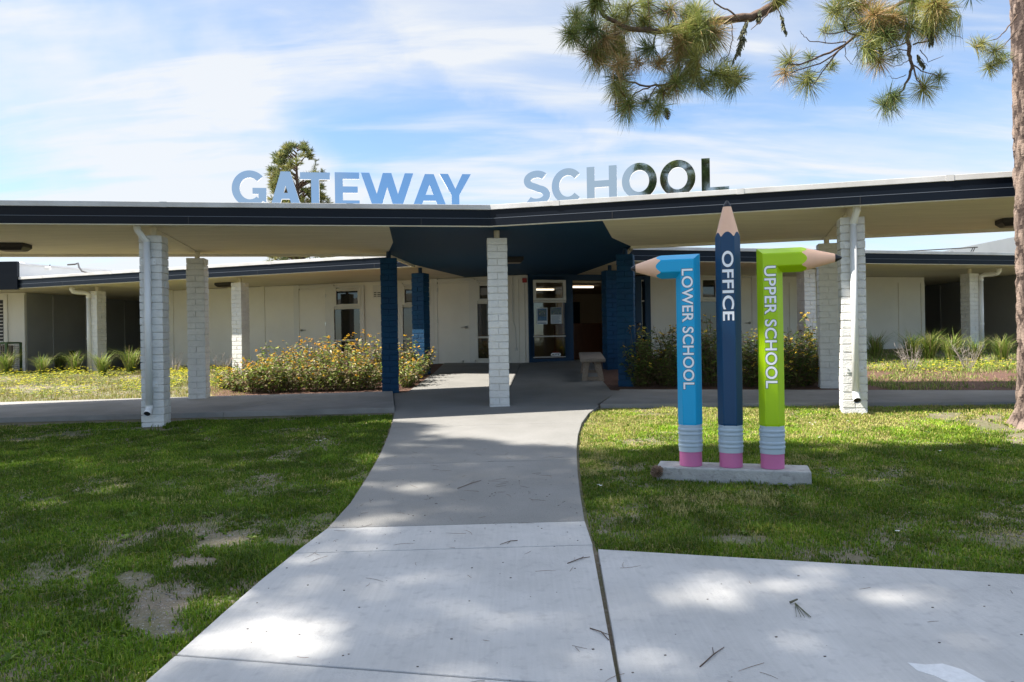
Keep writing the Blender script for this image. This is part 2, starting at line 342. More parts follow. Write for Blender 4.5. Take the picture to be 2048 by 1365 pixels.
def slab(name, poly, h, material, label, gap=0.005, thick=0.12):
    p = inset(poly, gap); mb = MB(); top = [gz(q[0], q[1]) + h for q in p]
    mb.prism(p, [t - thick for t in top], top)
    return solo(name, mb, material, label, 'path', kind='structure', bevel=0.006)
def gy(px, py): return ground(px, py).y
yA, yB, yC, yD = gy(900, 1109), gy(900, 1060), gy(950, 932), gy(1000, 855)
yE = gy(1000, 819)
SE0, SE1 = ground(1188, 1109), ground(1235, 1365)
def seam(y): return SE0.x + (y - SE0.y) * (SE1.x - SE0.x) / (SE1.y - SE0.y)
J0, J1 = ground(356, 1326), ground(900, 1366)
def jy(x): return J0.y + (x - J0.x) * (J1.y - J0.y) / (J1.x - J0.x)
yJ = jy(xl(J0.y))
H = 0.035
jr = jy(seam(2.6)) - 0.02
slab('path', [(xl(-2), -2), (seam(-2), -2), (seam(jr), jr), (xl(yJ), yJ), (xl(3.0), 3.0) if yJ > 3.05 else (xl(2.2), 2.2)], H, M['new_concrete'], 'pale concrete slab of the path nearest the viewer', 0.006)
slab('path', [(xl(yJ), yJ), (seam(jr), jr)] + [(seam(yA), yA)] + cut('l', yJ, yA)[::-1][:-1], H, M['new_concrete'], 'large pale concrete slab of the path with two bright sun patches', 0.006)
slab('path', [(xl(yA), yA), (seam(yA), yA), (xr(yB), yB), (xl(yB), yB)], H, M['new_concrete'], 'narrow pale concrete strip where the new path meets the old', 0.0025)
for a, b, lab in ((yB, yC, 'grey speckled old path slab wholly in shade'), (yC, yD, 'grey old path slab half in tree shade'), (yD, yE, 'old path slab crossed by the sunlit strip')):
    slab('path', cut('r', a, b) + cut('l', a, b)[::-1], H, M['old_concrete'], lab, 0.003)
RE0, RE1 = ground(1194, 1109), ground(2048, 1161)
def redge(x): return RE0.y + (x - RE0.x) * (RE1.y - RE0.y) / (RE1.x - RE0.x)
slab('path', [(seam(-2) + 0.001, -2), (12, -2), (12, redge(12)), (RE0.x, RE0.y), (seam(2.5) + 0.001, 2.5)], H, M['new_concrete'], 'broad pale concrete pavement right of the long seam', 0.006)
# walkways under the canopy
LW = [ground(p, q) for p, q in ((0, 846), (790, 826))]; LF = [ground(p, q) for p, q in ((0, 813), (786, 791))]
RW = [ground(p, q) for p, q in ((1200, 817), (2010, 813))]; RF = [ground(p, q) for p, q in ((1240, 786), (2010, 788))]
def on(l, x): return l[0].y + (x - l[0].x) * (l[1].y - l[0].y) / (l[1].x - l[0].x)
jx = ground(500, 815).x
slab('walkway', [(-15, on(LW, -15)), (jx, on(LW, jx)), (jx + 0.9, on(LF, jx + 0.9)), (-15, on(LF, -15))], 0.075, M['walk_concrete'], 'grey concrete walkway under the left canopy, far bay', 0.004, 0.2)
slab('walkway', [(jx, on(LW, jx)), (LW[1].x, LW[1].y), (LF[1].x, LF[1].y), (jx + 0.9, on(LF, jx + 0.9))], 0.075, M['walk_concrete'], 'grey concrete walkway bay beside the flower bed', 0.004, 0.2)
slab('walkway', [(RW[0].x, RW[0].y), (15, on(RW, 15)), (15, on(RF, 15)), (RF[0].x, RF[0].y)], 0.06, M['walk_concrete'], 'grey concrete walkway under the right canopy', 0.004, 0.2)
pl = [ground(*p) for p in ((786, 791), (815, 788), (850, 762), (872, 745))]; pr = [ground(*p) for p in ((1240, 786), (1222, 785), (1206, 766), (1198, 745))]
jm0, jm1 = ground(1020, 770), ground(1042, 730)
yM = 13.3
slab('porch_floor', [(xl(yE), yE), (xr(yE), yE), (pr[0].x, pr[0].y), (pr[1].x, pr[1].y), (jm0.x, pl[1].y), (pl[1].x, pl[1].y), (pl[0].x, pl[0].y)], H, M['old_concrete'], 'grey concrete porch floor around the middle brick column', 0.003)
slab('porch_floor', [(pl[1].x, pl[1].y), (jm0.x, pl[1].y), (jm1.x, wR(jm1.x)), (pl[3].x, wL(pl[3].x)), (pl[3].x, pl[3].y), (pl[2].x, pl[2].y)], H, M['old_concrete'], 'sunlit concrete porch floor left of the joint', 0.003)
slab('porch_floor', [(jm0.x, pl[1].y), (pr[1].x, pr[1].y), (pr[2].x, pr[2].y), (pr[3].x, pr[3].y), (pr[3].x + 0.1, wR(pr[3].x)), (jm1.x, wR(jm1.x))], H, M['old_concrete'], 'shaded concrete porch floor in front of the entrance', 0.003)
# planting beds behind the walkways
def bed(name, poly, h, material, label):
    mb = MB(); mb.prism(poly, [gz(*p) - 0.1 for p in poly], [gz(*p) + h for p in poly]); solo(name, mb, material, label, 'planting bed', kind='structure')
bx = ground(455, 795).x
bed('planting_bed', [(bx, on(LF, bx) + 0.02), (pl[0].x, pl[0].y), (pl[1].x, pl[1].y), (pl[2].x, pl[2].y), (pl[3].x, pl[3].y), (pl[3].x, wL(pl[3].x)), (-6.5, wL(-6.5)), (-6.2, 15)], 0.02, M['mulch'], 'dark mulch under the left flower bed')
rx1 = ground(1640, 787).x
bed('planting_bed', [(pr[0].x, pr[0].y + .02), (9.8, on(RF, 9.8) + 0.02), (9.8, 14.2), (7.2, 15.5), (6.8, wR(6.8)), (pr[3].x, wR(pr[3].x)), (pr[3].x, pr[3].y), (pr[2].x, pr[2].y), (pr[1].x, pr[1].y)], 0.02, M['mulch'], 'red brown mulch of the right flower bed')
bed('meadow', [(-16, on(LF, -16) + 0.02), (bx, on(LF, bx) + 0.02), (-6.2, 15), (-6.5, wL(-6.5)), (-16, wL(-16))], 0.012, M['meadow_soil'], 'dry sunlit ground between the left walkway and the building')
bed('meadow', [(9.8, on(RF, 9.8) + .02), (16, on(RF, 16) + .02), (16, wR(16)), (6.8, wR(6.8)), (7.2, 15.5), (9.8, 14.2)], 0.012, M['meadow_soil'], 'sunlit mulch and weeds between the right walkway and the building')

# ================================================================== BUILDING
B = thing('school_building', 'low white school building with deep eaves and blue framed entrance behind the porch', 'building', (0, 18.5, 0.95))
sL = -0.327; sR = 0.25
def frame_of(s):
    t = Vector((1, s, 0)).normalized(); return t, Vector((t.y, -t.x, 0))      # along the wall, out of the wall (towards the viewer)
def wall_rect(mb, s, px0, py0, px1, py1, d0, d1, base=WS):                    # a box on the wall: from d0 to d1 proud of it
    a = vplane(px0, py1, base, s); b = vplane(px1, py0, base, s); t, n = frame_of(s)
    ln = (Vector((b.x, b.y)) - Vector((a.x, a.y))).length
    mb.obox(a + n * d0, t * ln, n * (d1 - d0), (0, 0, b.z - a.z))
def wall_piece(x0, x1, f, s, material='wall', z0=0.5, z1=3.155, th=0.15):
    mb = MB(); t, n = frame_of(s); a = Vector((x0, f(x0), z0)); b = Vector((x1, f(x1), z0))
    mb.obox(a, b - a, -n * th, (0, 0, z1 - z0)); return mb
# left wall with battens
x335 = -10.02
wl = wall_piece(x335, WS[0], wL, sL)
for p in (461, 527, 1035, 1047): wall_rect(wl, sL, p - 2, 560, p + 2, 760, -0.01, 0.018)
wall_rect(wl, sL, 336, 560, 346, 760, -0.01, 0.02)
part('wall', wl, M['wall'], B)
ft = MB(); 
t_, n_ = frame_of(sL)
for x0, x1 in ((x335, -1.9),):
    a = Vector((x0, wL(x0), 0.6)); b = Vector((x1, wL(x1), 0.6)); ft.obox(a + n_ * 0.002, b - a, n_ * 0.015, (0, 0, 0.38))
part('footing', ft, M['grey_wall'], B)
# right wall
xe = vplane(1298, 700, WS, sR).x
wr = wall_piece(xe, 11.75, wR, sR)
for p in (1531, 1583, 1801, 1846): wall_rect(wr, sR, p - 2, 566, p + 2, 760, -0.01, 0.018)
part('wall', wr, M['wall'], B)
sd_ = MB(); t2, n2 = frame_of(sR)
for i in range(13):
    z = 1.15 + i * 0.15; a = Vector((8.2, wR(8.2), z)); b = Vector((10.7, wR(10.7), z)); sd_.obox(a - n2 * 0.01, b - a, n2 * 0.016, (0, 0, 0.143))
part('siding', sd_, M['wall'], B)
# breezeways: return walls running back into the shade
def ret_wall(x0, y0, x1, y1, battens, material):
    mb = MB(); a, b = Vector((x0, y0, 0.5)), Vector((x1, y1, 0.5)); t = (b - a).normalized(); n = Vector((t.y, -t.x, 0))
    mb.obox(a, b - a, -n * 0.15, (0, 0, 2.66))
    for q in battens: mb.obox(a + t * (q - 0.035) - n * 0.01, t * 0.07, n * 0.035, (0, 0, 2.60))
    part('wall', mb, M[material], B)
ret_wall(-14.05, 21.75, -13.0, 28.0, (1.0, 2.35, 4.2), 'grey_wall')
ret_wall(13.75, 28.0, 14.15, 20.9, (3.6, 5.6), 'grey_wall')
mb = MB(); mb.box(-14, -8, 28.0, 28.2, 0.5, 3.155); part('wall', mb, M['grey_wall'], B)
mb = MB(); mb.box(11.0, 14.4, 28.0, 28.2, 0.5, 3.155); part('wall', mb, M['grey_wall'], B)
mb = MB(); mb.obox((x335 - 0.001, wL(x335) + 0.02, 0.5), (0.15, 0, 0), (0, 6.2, 0), (0, 0, 2.65)); part('wall', mb, M['grey_wall'], B)
mb = MB(); mb.obox((11.60, wR(11.75) + 0.03, 0.5), (0.15, 0, 0), (0, 6.7, 0), (0, 0, 2.65)); part('wall', mb, M['grey_wall'], B)
# louvred end wall at far left
mb = MB(); mb.box(-20, -14.06, 21.7, 21.85, 0.5, 3.155)
for p in (-14.12, -14.62): mb.box(p - 0.06, p + 0.05, 21.665, 21.71, 0.5, 3.1)
part('wall', mb, M['wall'], B)
lv = MB()
for i in range(19): lv.obox((-18, 21.66, 1.05 + i * 0.098), (3.3, 0, 0), (0, 0.05, 0.06), (0, 0.012, 0.016))
o = part('louvre_vent', lv, M['trim'], B)
mb = MB(); mb.box(-18, -14.7, 21.685, 21.7, 1.02, 2.95); part('backing', mb, M['black'], o)
mb = MB(); mb.box(-11.0, 0, 0, 0, 0, 0) if False else None
# doors
def door(s, px0, py0, px1, py1, hx, hy, hinges, knob=True):
    d = MB(); wall_rect(d, s, px0, py0, px1, py1, 0.004, 0.03); o = part('door', d, M['wall'], B, bevel=0.003)
    fr = MB(); wall_rect(fr, s, px0 - 9, py0 - 8, px0 - 1, py1, -0.01, 0.045); wall_rect(fr, s, px1 + 1, py0 - 8, px1 + 9, py1, -0.01, 0.045); wall_rect(fr, s, px0 - 1, py0 - 8, px1 + 1, py0 - 1, -0.01, 0.043)
    part('door_frame', fr, M['trim'], o)
    t, n = frame_of(s); h = vplane(hx, hy, WS, s); hm = MB()
    hm.tube([h + n * 0.03, h + n * 0.075], 0.032, 14); sg = 1 if hx < (px0 + px1) / 2 else -1
    hm.tube([h + n * 0.068, h + n * 0.078 + t * sg * 0.06, h + n * 0.07 + t * sg * 0.13], [0.013, 0.011, 0.009], 8); part('handle', hm, M['steel'], o, smooth=True)
    for q in hinges:
        g = MB(); c = vplane(px1 if sg > 0 else px0, q, WS, s); g.tube([c + n * 0.05 - Vector((0, 0, .05)), c + n * 0.05 + Vector((0, 0, .05))], 0.012, 8); part('hinge', g, M['steel'], o)
    return o
door(sL, 600, 579, 653, 735, 606, 661, (592, 648, 706))
dm = door(sL, 876, 566, 940, 728, 934, 655, (581, 643, 704))
b_ = MB(); c_ = vplane(927, 723, WS, sL); b_.tube([c_ + n_ * 0.03, c_ + n_ * 0.09], [0.025, 0.018], 10); part('doorstop', b_, M['steel'], dm)
door(sR, 1470, 556, 1503, 722, 1497, 646, (570, 640, 700))
# windows: small top sash, tall pane, sill bar and low pane
def window(s, px0, px1, top, y_sash, y_mid, y_sill, bottom, glass='glass_dark', fmat='trim', depth=0.0):
    f = MB(); w = 6 if px1 - px0 > 40 else 5
    wall_rect(f, s, px0 - w, top - 6, px0, bottom + 3, -0.01, 0.05); wall_rect(f, s, px1, top - 6, px1 + w, bottom + 3, -0.01, 0.05)
    wall_rect(f, s, px0, top - 6, px1, top - 1, -0.01, 0.048)
    o = part('window', f, M[fmat], B)
    sa = MB(); wall_rect(sa, s, px0, top, px0 + 5, y_sash, 0.0, 0.065); wall_rect(sa, s, px1 - 5, top, px1, y_sash, 0.0, 0.065)
    wall_rect(sa, s, px0 + 5, top, px1 - 5, top + 5, 0.0, 0.064); wall_rect(sa, s, px0 + 5, y_sash - 5, px1 - 5, y_sash, 0.0, 0.064); part('sash', sa, M['trim'], o)
    for nm_, ya, yb, dd_ in (('transom', y_sash + 0.6, y_sash + 4, .075), ('glazing_bar', y_sill - 1.5, y_sill + 1.5, .06), ('sill', bottom, bottom + 3, .06)):
        ba = MB(); wall_rect(ba, s, px0, ya, px1, yb, 0.0, dd_); part(nm_, ba, M['trim'], o)
    for y0, y1, i0 in ((top + 5, y_sash - 5, 5), (y_sash + 4, y_sill - 1.5, 0), (y_sill + 1.5, bottom, 0)):
        g = MB(); wall_rect(g, s, px0 + i0, y0, px1 - i0, y1, 0.004 if glass != 'glass' else 0.02, 0.018 if glass != 'glass' else 0.026); part('pane', g, M[glass], o)
    return o
window(sL, 669, 723, 577, 614, 618, 681, 720)
window(sL, 806, 862, 573, 610, 615, 678, 718)
window(sL, 955, 1006, 566, 603, 607, 675, 717)
window(sR, 1398, 1434, 556, 600, 603, 668, 715)
# vent grille, fire alarm, conduit
g = MB(); wall_rect(g, sL, 747, 570, 775, 597, 0.0, 0.03); o = part('vent_grille', g, M['trim'], B)
g = MB()
for yy in (585, 588.5, 592): wall_rect(g, sL, 749, yy, 754, yy + 1.8, 0.0, 0.034); wall_rect(g, sL, 756, yy, 762, yy + 1.8, 0.0, 0.034)
part('slot', g, M['black'], o)
# entrance: blue frame, window, open doorway, sidelight
en = MB()
for a, b, c, d in ((1058, 549, 1065, 728), (1130.5, 549, 1144, 727), (1210, 552, 1222, 727), (1272, 553, 1281, 727), (1291, 553, 1299, 727)): wall_rect(en, sR, a, b, c, d, -0.12, 0.05)
wall_rect(en, sR, 1065, 549, 1130.5, 559, -0.12, 0.048); wall_rect(en, sR, 1144, 549, 1210, 561, -0.12, 0.048); wall_rect(en, sR, 1222, 552, 1272, 563, -0.12, 0.048); wall_rect(en, sR, 1281, 553, 1291, 560, -0.12, 0.048)
wall_rect(en, sR, 1065, 716.5, 1130.5, 728, -0.12, 0.047); wall_rect(en, sR, 1222, 563, 1272, 727, -0.12, 0.02); wall_rect(en, sR, 1281, 715, 1291, 727, -0.12, 0.047)
EF = part('entrance_frame', en, M['blue_paint'], B, bevel=0.004)
wo_ = window(sR, 1065.5, 1130, 561, 602, 605, 673, 713, glass='glass', fmat='blue_paint')
sg = MB(); wall_rect(sg, sR, 1281, 560, 1291, 715, -0.06, -0.05); o = part('sidelight', sg, M['glass_dark'], B)
sgf = MB()
for yy in (560, 601, 671): wall_rect(sgf, sR, 1281, yy, 1291, yy + 3, -0.05, -0.01)
wall_rect(sgf, sR, 1281, 563, 1283.5, 712, -0.05, -0.012); part('sash', sgf, M['trim'], o)
kb = MB(); k0 = vplane(1277, 649, WS, sR); kb.tube([k0 + n2 * 0.04, k0 + n2 * 0.07, k0 + n2 * 0.10], [0.02, 0.045, 0.03], 16); part('door_knob', kb, M['steel'], B, smooth=True)
# lobby behind the entrance
lb = MB(); t2, n2 = frame_of(sR)
P0 = Vector((WS[0] + .15, wR(WS[0] + .15), 0.9)); dep = -n2
def lob(mb, a, b, d0, d1, z0, z1): mb.obox(P0 + t2 * a + dep * d0 + Vector((0, 0, z0 - 0.9)), t2 * (b - a), dep * (d1 - d0), (0, 0, z1 - z0))
lob(lb, -0.1, 5.2, 4.6, 4.7, 0.9, 3.1); lob(lb, -0.2, -0.1, 0.2, 4.7, 0.9, 3.1); lob(lb, 5.2, 5.3, 0.2, 4.7, 0.9, 3.1); lob(lb, -0.1, 5.2, 0.2, 4.6, 2.98, 3.08)
lob(lb, 1.5, 1.9, 2.8, 3.0, 0.9, 2.98); lob(lb, 3.1, 5.2, 2.8, 2.9, 0.9, 2.98)
part('lobby_wall', lb, M['cream'], B)
mb = MB(); lob(mb, -0.1, 5.2, 0.0, 4.6, 0.93, 0.985); part('lobby_floor', mb, M['lobby_floor'], B)
mb = MB(); lob(mb, 2.15, 2.75, 4.5, 4.58, 0.985, 2.72); part('door', mb, M['black'], B)
mb = MB(); lob(mb, -0.05, 1.2, 2.2, 2.32, 2.93, 2.97); lob(mb, 1.3, 2.0, 1.2, 1.28, 2.93, 2.97); part('ceiling_light', mb, M['tube'], B)
D = thing('reception_desk', 'brown wooden reception desk seen through the open entrance', 'desk', P0 + t2 * 1.9 + dep * 1.6)
mb = MB(); lob(mb, 1.15, 2.45, 1.3, 1.42, 0.985, 1.93); lob(mb, 1.15, 1.2, 1.42, 2.1, 0.985, 1.93); lob(mb, 2.4, 2.45, 1.42, 2.1, 0.985, 1.93); part('panel', mb, M['desk'], D)
mb = MB(); lob(mb, 1.1, 2.5, 1.25, 1.75, 1.931, 1.975); part('desk_top', mb, M['desk'], D, bevel=0.006)
# notices and sticker on the entrance window
def notice(px0, py0, px1, py1, label, kind_):
    a = vplane(px0, py1, WS, sR); b = vplane(px1, py0, WS, sR); o = thing('notice', label, 'notice', tuple(a + n2 * 0.03))
    s_ = MB(); wall_rect(s_, sR, px0, py0, px1, py1, 0.029, 0.031); part('sheet', s_, M['paper'], o)
    if kind_ == 0:
        s_ = MB(); wall_rect(s_, sR, px0 + 1.5, py0 + 1.8, px1 - 1.5, py1 - 7, 0.030, 0.0325); part('print', s_, M['poster_blue'], o)
        s_ = MB(); wall_rect(s_, sR, px0 + 3, py0 + 4, px1 - 3, py0 + 18, 0.030, 0.0335); part('photo', s_, M['poster_photo'], o)
        s_ = MB(); wall_rect(s_, sR, px0 + 2, py1 - 3, px1 - 2, py1 - 1.2, 0.030, 0.0325); part('text_line', s_, M['poster_blue'], o)
    else:
        s_ = MB(); wall_rect(s_, sR, px0 + 0.3, py0 + 0.3, px1 - 0.3, py0 + 15, 0.030, 0.0325); part('photo', s_, M['poster_photo'], o)
        s_ = MB()
        for i in range(7): wall_rect(s_, sR, px0 + 1.5, py0 + 17 + i * 2.2, px1 - 1.5 - (i * 3 % 5), py0 + 18 + i * 2.2, 0.030, 0.0325)
        part('text_line', s_, M['poster_blue'], o)
notice(1073, 616, 1094, 649, 'blue poster with a photograph, left one on the entrance window', 0)
notice(1101, 615, 1122, 648, 'white notice with a photo on top and lines of blue text below', 1)
st = thing('window_sticker', 'small oval ELITE sticker low on the entrance window', 'sticker', tuple(vplane(1111, 709, WS, sR)))
ctr = vplane(1111, 709.3, WS, sR) + n2 * 0.029
def oval(rx, rz, off, zc=0.0, sq=4):
    mb = MB(); k = 40; P = []
    for j in range(k):
        a = 2 * math.pi * j / k; c, s2 = math.cos(a), math.sin(a)
        P.append(ctr + t2 * (rx * math.copysign(abs(c) ** (2 / sq), c)) + Vector((0, 0, zc + rz * math.copysign(abs(s2) ** (2 / sq), s2))) + n2 * off)
    Q = [p + n2 * 0.001 for p in P]; mb.add(P + Q, [list(range(k)), list(range(2 * k - 1, k - 1, -1))] + [(j, (j + 1) % k, k + (j + 1) % k, k + j) for j in range(k)]); return mb
part('sticker_back', oval(0.142, 0.048, 0.0), M['black'], st); part('sticker_face', oval(0.13, 0.038, 0.0015), M['letter_white'], st)
for zq in (0.05, -0.062): rd = MB(); rd.obox(ctr - t2 * 0.08 + Vector((0, 0, zq)), t2 * 0.16, n2 * 0.001, (0, 0, 0.013)); part('red_line', rd, M['red'], st)

# ---- curves and lettering
def curve_mesh(name, loops, extrude, offset=0.0):
    cu = bpy.data.curves.new(name, 'CURVE'); cu.dimensions = '2D'; cu.fill_mode = 'BOTH'; cu.extrude = extrude; cu.offset = offset
    for lp in loops:
        sp = cu.splines.new('POLY'); sp.points.add(len(lp) - 1); sp.use_cyclic_u = True
        for i, p in enumerate(lp): sp.points[i].co = (p[0], p[1], 0, 1)
    o = bpy.data.objects.new(name, cu); COL.objects.link(o); dg = bpy.context.evaluated_depsgraph_get(); me = bpy.data.meshes.new_from_object(o.evaluated_get(dg))
    bpy.data.objects.remove(o); bpy.data.curves.remove(cu); me.name = name; return me
def text_mesh(name, body, size, extrude, offset=0.0, spacing=1.0, shear=0.0):
    cu = bpy.data.curves.new(name, 'FONT'); cu.body = body; cu.size = size; cu.extrude = extrude; cu.offset = offset; cu.space_character = spacing; cu.shear = shear
    cu.align_x = 'LEFT'; cu.resolution_u = 6
    o = bpy.data.objects.new(name, cu); COL.objects.link(o); dg = bpy.context.evaluated_depsgraph_get(); me = bpy.data.meshes.new_from_object(o.evaluated_get(dg))
    bpy.data.objects.remove(o); bpy.data.curves.remove(cu); me.name = name; return me
def fit_mesh(me, w, h):      # scale to width/height, origin at the lower left corner
    co = np.empty(len(me.vertices) * 3, np.float32); me.vertices.foreach_get('co', co); co = co.reshape(-1, 3)
    lo, hi = co.min(0), co.max(0); co[:, 0] = (co[:, 0] - lo[0]) * w / (hi[0] - lo[0]); co[:, 1] = (co[:, 1] - lo[1]) * h / (hi[1] - lo[1])
    me.vertices.foreach_set('co', co.ravel()); me.update(); return me
el = fit_mesh(text_mesh('sticker_text', 'eLITE', 0.1, 0.0004, 0.003, 1.0, 0.25), 0.2, 0.042)
el.materials.append(M['black']); eo = link('sticker_text', el, st)
eo.matrix_parent_inverse = Matrix.Identity(4)
eo.matrix_local = Matrix.Translation(ctr - Vector(st.location) - t2 * 0.10 - Vector((0, 0, 0.021)) + n2 * 0.0035) @ Matrix(((t2.x, 0, n2.x, 0), (t2.y, 0, n2.y, 0), (0, 1, 0, 0), (0, 0, 0, 1)))

# ================================================================== ROOFS
P1, P2 = level(785, 456, SOF), level(1197, 444, SOF)
P1.y = fL(P1.x); P2.y = fR(P2.x)
P9 = level(781, 512, SOF); P9.y = bL(P9.x); P4 = level(1254, 499, SOF); P4.y = bR(P4.x)
P3 = level(1224, 476, SOF); P10 = level(786, 485, SOF)
P8 = level(838, 537, SOF); P8.y = eL(P8.x); P5 = level(1227, 529, SOF); P5.y = eR(P5.x)
P7 = level(928, 551.5, SOF); P7.y = wL(P7.x); P6 = level(1153, 550, SOF); P6.y = wR(P6.x)
Cc = (APX, 10.5); WA = (WS[0], WS[1])
q2 = lambda v: (v[0], v[1])
CN = thing('walkway_canopy', 'long flat canopy with navy fascia and white edge on brick columns', 'canopy', (-0.2, 12, 3.16))
def flat(mb, poly, z0, z1): mb.prism([q2(p) for p in poly], z0, z1)
mb = MB(); flat(mb, [(-15, fL(-15)), P1, P10, P9, (-15, bL(-15))], SOF, SOF + 0.03); part('soffit', mb, M['soffit'], CN, label='beige left soffit')
mb = MB(); flat(mb, [P2, (15, fR(15)), (15, bR(15)), P4, P3], SOF, SOF + 0.03); part('soffit', mb, M['soffit'], CN, label='beige right soffit')
mb = MB(); flat(mb, [P1, Cc, P2, P3, P4, P5, P6, WA, P7, P8, P9, P10], SOF + 0.001, SOF + 0.031); part('soffit', mb, M['blue_soffit'], CN, label='dark blue soffit over the porch')
mb = MB(); flat(mb, [(-15, fL(-15)), Cc, (15, fR(15)), (15, bR(15)), P4, P5, P8, P9, (-15, bL(-15))], SOF + 0.05, 3.415); part('roof_deck', mb, M['roofing'], CN)
def fascia(parent, line, o=0.0):
    f = MB(); strip(f, line, 3.14, 3.238, o, o + 0.055); strip(f, line, 3.246, 3.36, o, o + 0.045); fo = part('fascia', f, M['fascia'], parent)
    g = MB(); strip(g, line, 3.362, 3.43, o - 0.12, o + 0.065); sm = MB(); strip(sm, line, 3.2385, 3.2455, o, o + 0.057); part('seam_bead', sm, M['bead'], fo); fl_ = part('flashing', g, M['flashing'], parent, bevel=0.004)
    for a, b in zip(line[:-1], line[1:]):
        a, b = Vector((a[0], a[1], 0)), Vector((b[0], b[1], 0)); t = (b - a).normalized(); n = Vector((t.y, -t.x, 0)); q = 0.9
        while q < (b - a).length - .3:
            lp = MB(); lp.obox(a + t * q + n * (o - .1) + Vector((0, 0, 3.36)), t * 0.09, n * 0.168, (0, 0, 0.0705)); part('lap', lp, M['flashing'], fl_); q += 2.4
    P = [Vector((p[0], p[1], 0)) for p in line]
    for a, b in zip(P[:-1], P[1:]):
        t = (b - a).normalized(); n = Vector((t.y, -t.x, 0)); ln = (b - a).length; q = 1.7
        while q < ln: 
            j = MB(); j.obox(a + t * q + n * (o + 0.03) + Vector((0, 0, 3.141)), t * 0.012, n * 0.0275, (0, 0, 0.096)); q += 3.05; part('fascia_joint', j, M['black'], fo)
    k = MB(); strip(k, line, 3.128, 3.1385, o + 0.0, o + 0.05); part('drip_edge', k, M['soffit'], parent)
fascia(CN, [(-15, fL(-15)), Cc, (15, fR(15))])
for ln in ([(15, bR(15)), q2(P4)], [q2(P9), (-15, bL(-15))]):
    f = MB(); strip(f, ln, 3.12, 3.40, 0.0, 0.05); part('fascia', f, M['soffit'], CN)
for ln in ([q2(P4), q2(P5)], [q2(P8), q2(P9)]):
    f = MB(); strip(f, ln, 3.12, 3.40, 0.002, 0.05); part('fascia', f, M['soffit'], CN)
bm = MB()                                        # thin cover strips across the soffit from column to column
# building roof
mb = MB(); flat(mb, [(-13.3, eL(-13.3)), P8, P7, (x335, wL(x335)), (x335, 28), (-20, 28), (-20, 21.9), (-20, eL(-13.3) + 0.5)], SOF + 0.002, SOF + 0.03); part('soffit', mb, M['soffit'], B)
mb = MB(); flat(mb, [P5, (16, eR(16)), (16, 28), (11.7, 28), (11.7, wR(11.7)), P6], SOF + 0.002, SOF + 0.03); part('soffit', mb, M['soffit'], B)
mb = MB(); flat(mb, [(-20, 20.2), (-13.3, eL(-13.3)), P8, P5, (16, eR(16)), (16, 30), (-20, 30)], SOF + 0.05, 3.413); part('roof', mb, M['roofing'], B)
fascia(B, [(-13.1, eL(-13.1)), q2(P8)]); fascia(B, [q2(P5), (16, eR(16))])
mb = MB(); mb.box(-20, -13.02, eL(-13.05) - 0.12, eL(-13.05) - 0.02, 3.1, 3.84); part('fascia', mb, M['fascia'], B, label='tall dark fascia at the far left end')
mb = MB(); strip(mb, [(-20, 20.0), (-13.75, 20.05), (-11.7, 23.6), (-6, 33)], 3.42, 3.83, -0.2, 0.0); part('parapet', mb, M['roofing'], B)
mb = MB(); strip(mb, [(-20, 20.0), (-13.75, 20.05), (-11.7, 23.6), (-6, 33)], 3.832, 3.88, -0.22, 0.03); part('coping', mb, M['flashing'], B)

# ================================================================== COLUMNS
def brick_column_mesh(h, seed, cap_white=True):
    rnd = random.Random(seed); w, ch = 0.292, 0.1016; mb = MB()
    z = h; i = 0
    mb.box(-w / 2 + 0.015, w / 2 - 0.015, -w / 2 + 0.015, w / 2 - 0.015, -0.12, h - 0.004)
    while z > -0.12:
        z0, z1 = z - ch + 0.0075, z
        for k in (0, 1):
            j = [rnd.uniform(-0.0035, 0.0035) for _ in range(6)]; a, b = (-w / 2, -0.0028) if k == 0 else (0.0028, w / 2)
            if i % 2: mb.box(a + (j[0] if k == 0 else 0), b + (j[1] if k else 0), -w / 2 + j[2], w / 2 + j[3], z0, z1)
            else: mb.box(-w / 2 + j[2], w / 2 + j[3], a + (j[0] if k == 0 else 0), b + (j[1] if k else 0), z0, z1)
        z -= ch; i += 1
    return mb
COLS = {}
def column(px, py, d, ang, paint, label, group, post='soffit'):
    """px, py: middle of the front face; d: its distance; ang: turn of the column."""
    f = at(px, py, d); n = Vector((math.sin(ang), -math.cos(ang), 0)); c = f - n * 0.146; base = gz(c.x, c.y)
    o = local(thing('brick_column', label, 'column', (c.x, c.y, base), ang, group)); h = COLTOP - base
    part('shaft', brick_column_mesh(h, int(px)), M[paint], o, bevel=0.006)
    p = MB(); p.tube([(0, 0, h - 0.01), (0, 0, SOF - base)], 0.042, 16); part('post', p, M[post], o, smooth=False)
    return o, c, base
GF = 'white brick columns of the canopy'; GB = 'dark blue brick columns at the porch'; GR = 'white brick columns under the building eaves'
aL, aR, aEL, aER = R(8), R(-15.5), R(-20), R(14)
c_fl = column(303, 665, 10.16, aL, 'white_brick', 'white brick column with a downpipe at the left canopy front', GF)
c_fc = column(997, 650, 10.96, R(3), 'white_brick', 'white brick column standing alone in the middle of the porch', GF)
c_fr = column(1708, 640, 9.55, aR, 'white_brick', 'white brick column with a downpipe right of the green pencil', GF)
c_bl = column(392, 660, 12.85, aL, 'white_brick', 'white brick column at the back of the left walkway beside yellow ground cover', GF)
c_br = column(1658, 640, 12.2, aR, 'white_brick', 'white brick column just behind the tip of the green pencil', GF)
column(779, 655, 13.3, aL, 'blue_brick', 'dark blue brick column standing in front of the left flower bushes', GB, 'blue_paint')
column(1251, 645, 13.3, aR, 'blue_brick', 'dark blue brick column by the tip of the cyan pencil', GB, 'blue_paint')
column(836, 650, 16.3, aEL, 'blue_brick', 'dark blue brick column beside the left porch door', GB, 'blue_paint')
